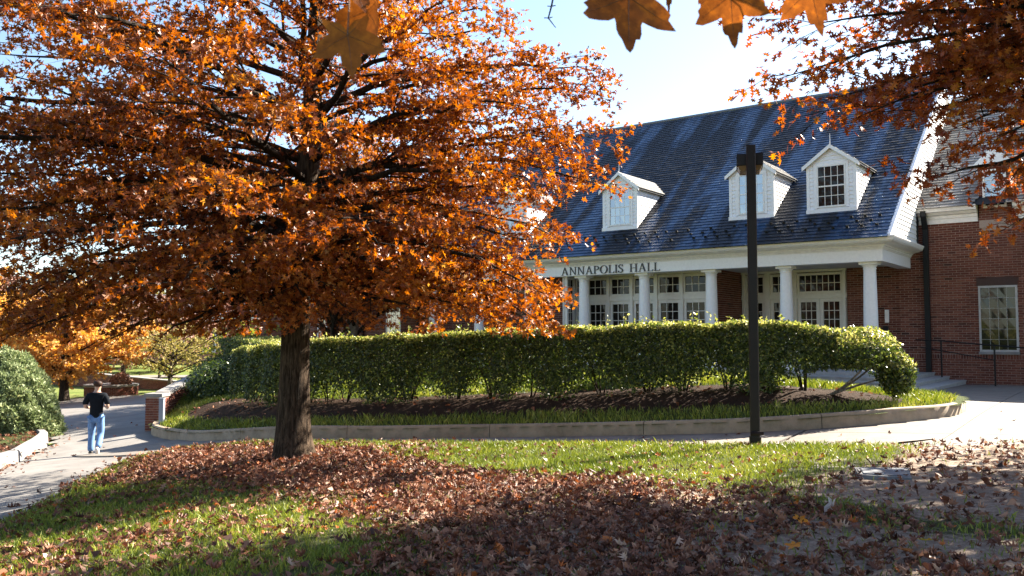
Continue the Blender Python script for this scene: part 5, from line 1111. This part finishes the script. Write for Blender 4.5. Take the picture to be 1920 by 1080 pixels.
# body: one continuous skin: pelvis, spine, neck, head, arms, legs
Bv = [pp(0, 0, .93), pp(0, 0, 1.15), pp(0, .02, 1.36), pp(0, .03, 1.47), pp(.01, .05, 1.56), pp(.015, .06, 1.66),
      pp(-.18, .02, 1.39), pp(-.245, -.03, 1.12), pp(-.19, .2, 1.08), pp(-.14, .27, 1.11), pp(.18, .02, 1.39), pp(.25, -.03, 1.12), pp(.2, .19, 1.07), pp(.15, .26, 1.1),
      pp(-.09, 0, .88), pp(-.11, .12, .48), pp(-.11, .06, .08), pp(.09, 0, .88), pp(.10, -.02, .47), pp(.11, -.34, .20)]
Be = [(0, 1), (1, 2), (2, 3), (3, 4), (4, 5), (2, 6), (6, 7), (7, 8), (8, 9), (2, 10), (10, 11), (11, 12), (12, 13), (0, 14), (14, 15), (15, 16), (0, 17), (17, 18), (18, 19)]
Br = [.11, .11, .11, .055, .075, .085, .055, .042, .035, .036, .055, .042, .035, .036, .08, .05, .035, .08, .05, .035]
body = skin('body', Bv, Be, Br, M['skin'], person)
shirt = skin('t_shirt', [pp(0, 0, .83), pp(0, 0, 1.03), pp(0, .01, 1.22), pp(0, .02, 1.37), pp(0, .03, 1.455), pp(-.165, .02, 1.37), pp(-.235, -.0, 1.23), pp(-.25, -.02, 1.15), pp(.165, .02, 1.37), pp(.235, 0, 1.23), pp(.25, -.02, 1.15)], [(0, 1), (1, 2), (2, 3), (3, 4), (3, 5), (5, 6), (6, 7), (3, 8), (8, 9), (9, 10)], [(.165, .125), (.16, .12), (.165, .125), (.155, .12), (.085, .075), .085, .072, .066, .085, .072, .066], M['tshirt'], person, root=1)
jeans = skin('jeans', [pp(0, 0, .87), pp(-.095, 0, .84), pp(-.11, .07, .66), pp(-.115, .12, .47), pp(-.115, .08, .25), pp(-.11, .05, .06), pp(.095, 0, .84), pp(.105, -.0, .66), pp(.11, -.03, .46), pp(.115, -.18, .31), pp(.12, -.33, .19)], [(0, 1), (1, 2), (2, 3), (3, 4), (4, 5), (0, 6), (6, 7), (7, 8), (8, 9), (9, 10)], [.115, .10, .095, .08, .075, .078, .10, .095, .08, .075, .072], M['jeans'], person)
skin('hair', [pp(.015, -.005, 1.575), pp(.015, .0, 1.65), pp(.02, .04, 1.715)], [(0, 1), (1, 2)], [.09, .118, .1], M['hair'], person)
skin('shoe', [pp(-.11, .0, .045), pp(-.115, .1, .04), pp(-.12, .2, .035)], [(0, 1), (1, 2)], [.05, .05, .042], M['shoe_dark'], person)
skin('shoe', [pp(.12, -.42, .22), pp(.12, -.40, .12), pp(.125, -.34, .04)], [(0, 1), (1, 2)], [.05, .052, .042], M['sole'], person)
for s_ in (-1, 1):
    b = np.array(pp(s_*.145, .265, 1.1)); mb = MB()
    for k in range(4):
        o_ = np.array([*(hd*.02+rt*(-s_*(.01+.016*k))), .01-.006*k]); mb.tube([b+o_, b+o_+np.array([*(hd*.04), .0]), b+o_+np.array([*(hd*.06-rt*s_*.02), -.02])], [.011, .01, .008], 6)
    mb.tube([b, b+np.array([*(hd*.02-rt*s_*.02), .035]), b+np.array([*(hd*.045-rt*s_*.03), .045])], [.013, .012, .009], 6); mb.build('hand', M['skin'], person, smooth=True)

# ------------------------------------------------------------------ brick pier and side wall
pier = empty('brick_pier', (-9.9, 23.9, -2.62), 'short brick pier with stone cap at the end of the kerb', 'pier')
def pier_box(parent, p0, p1, w, z0, z1a, z1b, cap):
    """wall from p0 to p1, brick courses as pieces round it"""
    p0, p1 = np.array(p0), np.array(p1); L = np.linalg.norm(p1-p0); d = (p1-p0)/L; n_ = np.array([d[1], -d[0]])
    mb = MB(); mb.add([(*(p0+n_*w/2), z0), (*(p1+n_*w/2), z0), (*(p1-n_*w/2), z0), (*(p0-n_*w/2), z0), (*(p0+n_*w/2), z1a), (*(p1+n_*w/2), z1b), (*(p1-n_*w/2), z1b), (*(p0-n_*w/2), z1a)], [(0, 3, 2, 1), (4, 5, 6, 7), (0, 1, 5, 4), (1, 2, 6, 5), (2, 3, 7, 6), (3, 0, 4, 7)]); mb.build('wall_core', M['mortar'], parent)
    mb = MB(); ch = .0677; z = z0; row = 0
    while z < max(z1a, z1b)-.03:
        for side in (1, -1):
            u = -(row % 2)*.1
            while u < L:
                a, b = max(u, 0), min(u+.198, L); u += .2085; zm = z1a+(z1b-z1a)*((a+b)/2)/L
                if b-a < .03 or z+.05 > zm: continue
                q0, q1 = p0+d*a+n_*side*w/2, p0+d*b+n_*side*w/2; o_ = n_*side*.012; mb.add([(*q0, z), (*q1, z), (*q1, z+.057), (*q0, z+.057), (*(q0+o_), z+.002), (*(q1+o_), z+.002), (*(q1+o_), z+.055), (*(q0+o_), z+.055)], [(4, 5, 6, 7), (0, 1, 5, 4), (1, 2, 6, 5), (2, 3, 7, 6), (3, 0, 4, 7)], rng.random())
        for e, dd in ((p0, -d), (p1, d)):
            zm = z1a if e is p0 else z1b
            if z+.05 > zm: continue
            u = -w/2
            while u < w/2-.03:
                b = min(u+(.198 if row % 2 else .1), w/2); q0, q1 = e+n_*u, e+n_*b; o_ = dd*.012; mb.add([(*q0, z), (*q1, z), (*q1, z+.057), (*q0, z+.057), (*(q0+o_), z+.002), (*(q1+o_), z+.002), (*(q1+o_), z+.055), (*(q0+o_), z+.055)], [(4, 5, 6, 7), (0, 1, 5, 4), (1, 2, 6, 5), (2, 3, 7, 6), (3, 0, 4, 7)], rng.random()); u = b+.0105
        z += ch; row += 1
    mb.build('brick_courses', M['brick'], parent, 'stuff')
    e = .04; mb = MB(); a0, a1 = p0-d*e, p1+d*e; mb.add([(*(a0+n_*(w/2+e)), z1a), (*(a1+n_*(w/2+e)), z1b), (*(a1-n_*(w/2+e)), z1b), (*(a0-n_*(w/2+e)), z1a), (*(a0+n_*(w/2+e)), z1a+cap), (*(a1+n_*(w/2+e)), z1b+cap), (*(a1-n_*(w/2+e)), z1b+cap), (*(a0-n_*(w/2+e)), z1a+cap)], [(0, 3, 2, 1), (4, 5, 6, 7), (0, 1, 5, 4), (1, 2, 6, 5), (2, 3, 7, 6), (3, 0, 4, 7)]); mb.build('coping', M['coping'], parent)
pier_box(pier, (-9.92, 23.75), (-9.92, 24.25), .42, -2.75, -1.70, -1.70, .09)
swall = empty('side_wall', (-9.9, 27, -2.6), 'low brick wall with pale coping rising from the pier towards the hedge', 'wall')
pier_box(swall, (-9.9, 24.32), (-10.3, 29.5), .3, -2.75, -1.68, -1.12, .09)
mb = MB(); bx_ = (-9.48, 23.25); bz = float(bedz(*bx_)); mb.box(bx_[0]-.06, bx_[0]+.06, bx_[1]-.06, bx_[1]+.06, bz-.1, -1.72); mb.box(bx_[0]-.068, bx_[0]+.068, bx_[1]-.068, bx_[1]+.068, -1.719, -1.69); tag(mb.build('marker_post', plain('grey_post_plastic', (.20, .23, .28), .6)), 'small pale grey post standing in the grass beside the brick pier', 'post')

# evergreen bush at the left
jb = empty('evergreen_bush', (-13.9, 24.4, -2.8), 'rounded pale green evergreen bush beside the road at the left', 'bush')
m_ = 60000; a = norm(r5.normal(size=(m_, 3))); a[:, 2] = np.abs(a[:, 2])*1.0-.15; ln = 1+.13*fnoise(a[:, 0]*4, a[:, 1]*4+a[:, 2]*5, 1.6, 3)+.05*fnoise(a[:, 0]*11, a[:, 1]*9+a[:, 2]*9, 1.5, 5); rad = ln*(1-.35*r5.random(m_)**2.2)
P = np.array([-14.5, 24.3, -2.5])+a*rad[:, None]*np.array([1.62, 1.5, 2.3]); leaf_objects(T_NEEDLE, P, frames(norm(a)+r5.normal(0, .8, a.shape), a+r5.normal(0, .35, a.shape)+np.array([0, 0, .5]), r5), .11*r5.uniform(.6, 1.4, m_), r5.beta(2, 2, m_), M['juniper'], jb, split=False)
mb = MB()
for k in range(9): t = k*.7; mb.tube(bez(np.array([-14.05, 24.3, -3.0]), np.array([-14.05+.3*math.cos(t), 24.3+.3*math.sin(t), -2.0]), np.array([-14.05+.8*math.cos(t), 24.3+.8*math.sin(t), -1.2]), 5), [.05, .04, .03, .02, .01], 5)
mb.build('stem', M['twig'], jb)

# ------------------------------------------------------------------ beyond the road
def simple_tree(name, label, base, h, rad, lmat, seed, n_prim=16, leaf=(T_BROAD, .16), n_leaf=9, bmat='twig', crown0=.3, tr=.12, thin=1., flat=.8, n_sec=8, n_twig=5, lean=(0, 0), twig_len=.5, cat='tree', forks=None):
    b = np.array([base[0], base[1], float(zt(*base))-.05]); root = empty(name, tuple(b), label, cat); r = np.random.default_rng(seed)
    tk = [b+np.array([lean[0]*t, lean[1]*t, h*t*.92]) for t in (0, .15, .35, .6, .85, 1)]; pr = []
    for k in range(n_prim):
        t = crown0+(1-crown0)*(k+.5)/n_prim; az = k*2.4+seed; l = rad*math.sin(math.pi*min(1, (t-crown0)/(1-crown0)*.8+.2))**.6*r.uniform(.75, 1.1); hs = max(.2, t-.22*r.uniform(.6, 1.2)); s = b+np.array([lean[0]*hs, lean[1]*hs, h*hs*.92]); pr.append((s, b+np.array([l*math.cos(az), l*math.sin(az), h*(t+.02)]), tr*.35))
    grow(root, tk, [tr*1.3, tr, tr*.85, tr*.6, tr*.35, .02], pr, seed, leaf, lmat, bmat, 'twig', n_sec, n_twig, n_leaf, .42, twig_len, split=0, thin=thin, nside=9); return root
simple_tree('maple_tree', 'yellow orange maple with a dark trunk beyond the road at the left', (-22.2, 42.5), 6.0, 3.7, 'yellow_leaf', 3, 26, (T_BROAD, .17), 17, crown0=.22, tr=.2, n_sec=9, twig_len=.6)
simple_tree('maple_tree', 'yellow maple at the left edge behind the evergreen bush', (-29.0, 44.0), 7.5, 5.0, 'yellow_leaf', 4, 26, (T_BROAD, .18), 15, crown0=.2, tr=.2, twig_len=.6)
simple_tree('ornamental_tree', 'nearly bare pinkish tree with forked trunk behind the low brick wall', (-28.6, 63), 6.0, 4.2, 'pink_leaf', 5, 20, (T_BROAD, .2), 5, crown0=.24, tr=.16, twig_len=.7)
simple_tree('ornamental_tree', 'low spreading crab apple with thin olive leaves past the brick pier', (-18.6, 46.5), 3.7, 3.4, 'olive_leaf', 6, 22, (T_BROAD, .12), 7, 'bark_pale', crown0=.34, tr=.12, lean=(.3, 0), twig_len=.5)
simple_tree('ornamental_tree', 'rusty pink tree far behind the bare pinkish one', (-38, 84), 7, 5.5, 'pink_leaf', 8, 20, (T_BROAD, .3), 7, crown0=.15, tr=.2, twig_len=.8)
simple_tree('shade_tree', 'tan faded tree in front of the far brick building', (-31, 76), 7.0, 4.6, 'pink_leaf', 9, 18, (T_BROAD, .28), 5, crown0=.2, tr=.2, twig_len=.8)
simple_tree('shrub', 'yellow green shrub showing above the left end of the hedge', (-14.2, 46), 3.2, 2.2, 'lime_leaf', 12, 18, (T_BROAD, .16), 9, crown0=.12, tr=.07, cat='shrub')
simple_tree('shrub', 'yellow green shrub just left of the oak trunk behind the hedge', (-11.6, 43), 3.0, 2.1, 'lime_leaf', 13, 18, (T_BROAD, .16), 9, crown0=.12, tr=.07, cat='shrub')
simple_tree('oak_tree', 'oak with a dappled pale trunk standing close to the left brick wing', (-6.3, 34.0), 10.0, 3.9, 'oak_leaf', 14, 30, (T_OAKS, .15), 11, 'bark_pale', crown0=.36, tr=.2, twig_len=.6, n_sec=10)
simple_tree('oak_tree', 'slender oak with a dark trunk behind the hedge left of the pale trunked one', (-6.5, 31.2), 8.0, 2.9, 'oak_leaf', 15, 26, (T_OAKS, .15), 11, 'bark', crown0=.38, tr=.15, twig_len=.55, n_sec=9)
for k, (x, y, h, w, mt, lb) in enumerate([(-48, 70, 9, 6, 'yellow_leaf', 'tall golden tree far off at the left edge'), (-58, 95, 10, 7, 'pink_leaf', 'faded rusty tree at the far left horizon'), (-24, 100, 8, 6, 'olive_leaf', 'olive brown tree behind the far brick building'), (-10, 95, 8, 6, 'lime_leaf', 'pale green tree on the horizon behind the oak trunk'), (-44, 105, 9, 7, 'olive_leaf', 'olive tree on the horizon left of the far building')]):
    simple_tree('distant_tree', lb, (x, y), h, w, mt, 50+k, 18, (T_BROAD, .42), 6, crown0=.15, tr=.25, twig_len=1.0)
# low brick wall, round planter
lowall = empty('brick_wall', (-25, 53, -3.1), 'long low dark brick wall across the lawn beyond the road', 'wall')
pier_box(lowall, (-31.5, 59), (-17.2, 46.8), .35, -3.4, -2.36, -2.62, .05)
pc = (-21.3, 45.6); pzz = float(zt(*pc)); planter = empty('planter', (*pc, pzz), 'round brick planter with pale rim on the far lawn', 'planter')
mb = MB(); mb.lathe([(1.3, pzz-.1), (1.3, pzz+.46)], pc, 40); mb.build('planter_core', M['mortar'], planter)
mb = MB()
for row in range(7):
    for k in range(39):
        a0 = (k+.5*(row % 2))*2*math.pi/39; a1 = a0+.15; z0 = pzz-.05+row*.0677; vs = [(pc[0]+q*math.cos(t), pc[1]+q*math.sin(t), zz) for q in (1.3, 1.315) for t, zz in ((a0, z0), (a1, z0), (a1, z0+.057), (a0, z0+.057))]; mb.add(vs, [(4, 5, 6, 7), (0, 1, 5, 4), (1, 2, 6, 5), (2, 3, 7, 6), (3, 0, 4, 7)], rng.random())
mb.build('brick_courses', M['brick'], planter, 'stuff')
mb = MB(); mb.lathe([(1.0, pzz+.46), (1.36, pzz+.461), (1.36, pzz+.54), (1.05, pzz+.545)], pc, 40); mb.build('rim', M['coping'], planter)
m_ = 1500; a = norm(r5.normal(size=(m_, 3))); P = np.array([pc[0]+.6, pc[1]-.2, pzz+.75])+a*(.4+.6*r5.random((m_, 1)))*np.array([.55, .5, .4]); pg = empty('planter_shrub', (pc[0]+.6, pc[1]-.2, pzz+.5), 'small brown dried shrub growing in the round planter', 'shrub'); leaf_objects(T_BROAD, P, frames(a+r5.normal(0, .6, a.shape), None, r5), .12*r5.uniform(.6, 1.3, m_), r5.random(m_), M['pink_leaf'], pg, split=False)
# far path and buildings
sheet('far_path', [(-36, 66), (-18, 62), (-12, 60), (-12, 62.5), (-18, 65), (-36, 70)], .8, .0, M['slab'])
def far_building(label, x, y, w, d, h, rot, floors, cols, brickc=(.30, .12, .075)):
    z0 = float(zt(x, y))-.2; root = empty('brick_building', (x, y, z0), label, 'building'); c, s_ = math.cos(rot), math.sin(rot)
    fr = lambda a: np.stack([x+np.asarray(a)[:, 0]*c-np.asarray(a)[:, 1]*s_, y+np.asarray(a)[:, 0]*s_+np.asarray(a)[:, 1]*c, z0+np.asarray(a)[:, 2]], 1)
    mb = MB(fr); mb.box(-w/2, w/2, 0, d, 0, h); mb.build('wall', plain('far_brick', brickc, .9, 3, .25), root)
    mb = MB(fr); mb.box(-w/2-.2, w/2+.2, -.25, d+.2, h, h+.55); mb.build('cornice', M['white'], root)
    mb = MB(fr); mb.add([(-w/2-.3, -.4, h+.56), (w/2+.3, -.4, h+.56), (w/2+.3, d+.4, h+.56), (-w/2-.3, d+.4, h+.56), (-w/2-.3, d/2, h+3.2), (w/2+.3, d/2, h+3.2)], [(0, 1, 5, 4), (2, 3, 4, 5), (0, 4, 3), (1, 2, 5), (0, 3, 2, 1)]); mb.build('roof', plain('far_roof', (.14, .15, .17), .6, 2, .2), root)
    for f in range(floors):
        for k in range(cols):
            wx = -w/2+(k+.5)*w/cols; wz = h*(f+.28)/floors; mb = MB(fr); mb.box(wx-.75, wx+.75, -.08, .02, wz, wz+h/floors*.55); o = mb.build('window', M['white'], root); mb = MB(fr); mb.box(wx-.6, wx+.6, -.1, -.05, wz+.12, wz+h/floors*.55-.12); mb.build('pane', M['glass_blue'], o)
far_building('far brick building with white cornice beyond the lawn', -37.5, 96, 17, 10, 4.9, .12, 1, 5, (.42, .2, .14))
far_building('distant brick house with grey gable at the left', -62, 100, 16, 10, 5.6, .3, 2, 4)
# thin lamp posts
for (x, y, z1, lb) in [(-14.0, 45, 2.6, 'slim dark lamp post rising above the left hedge'), (-20.6, 50, .2, 'thin dark lamp post in front of the far low wall')]:
    z0 = float(zt(x, y)); o = empty('street_lamp', (x, y, z0), lb, 'street lamp'); mb = MB(); mb.tube([(x, y, z0-.1), (x, y, z1)], .06, 8); mb.build('pole', M['bronze'], o); mb = MB(); mb.lathe([(.06, z1), (.18, z1+.1), (.2, z1+.4), (.08, z1+.5)], (x, y), 10); mb.build('lamp_head', M['bronze'], o)
print('oak leaves', n_oak, n_oak2)
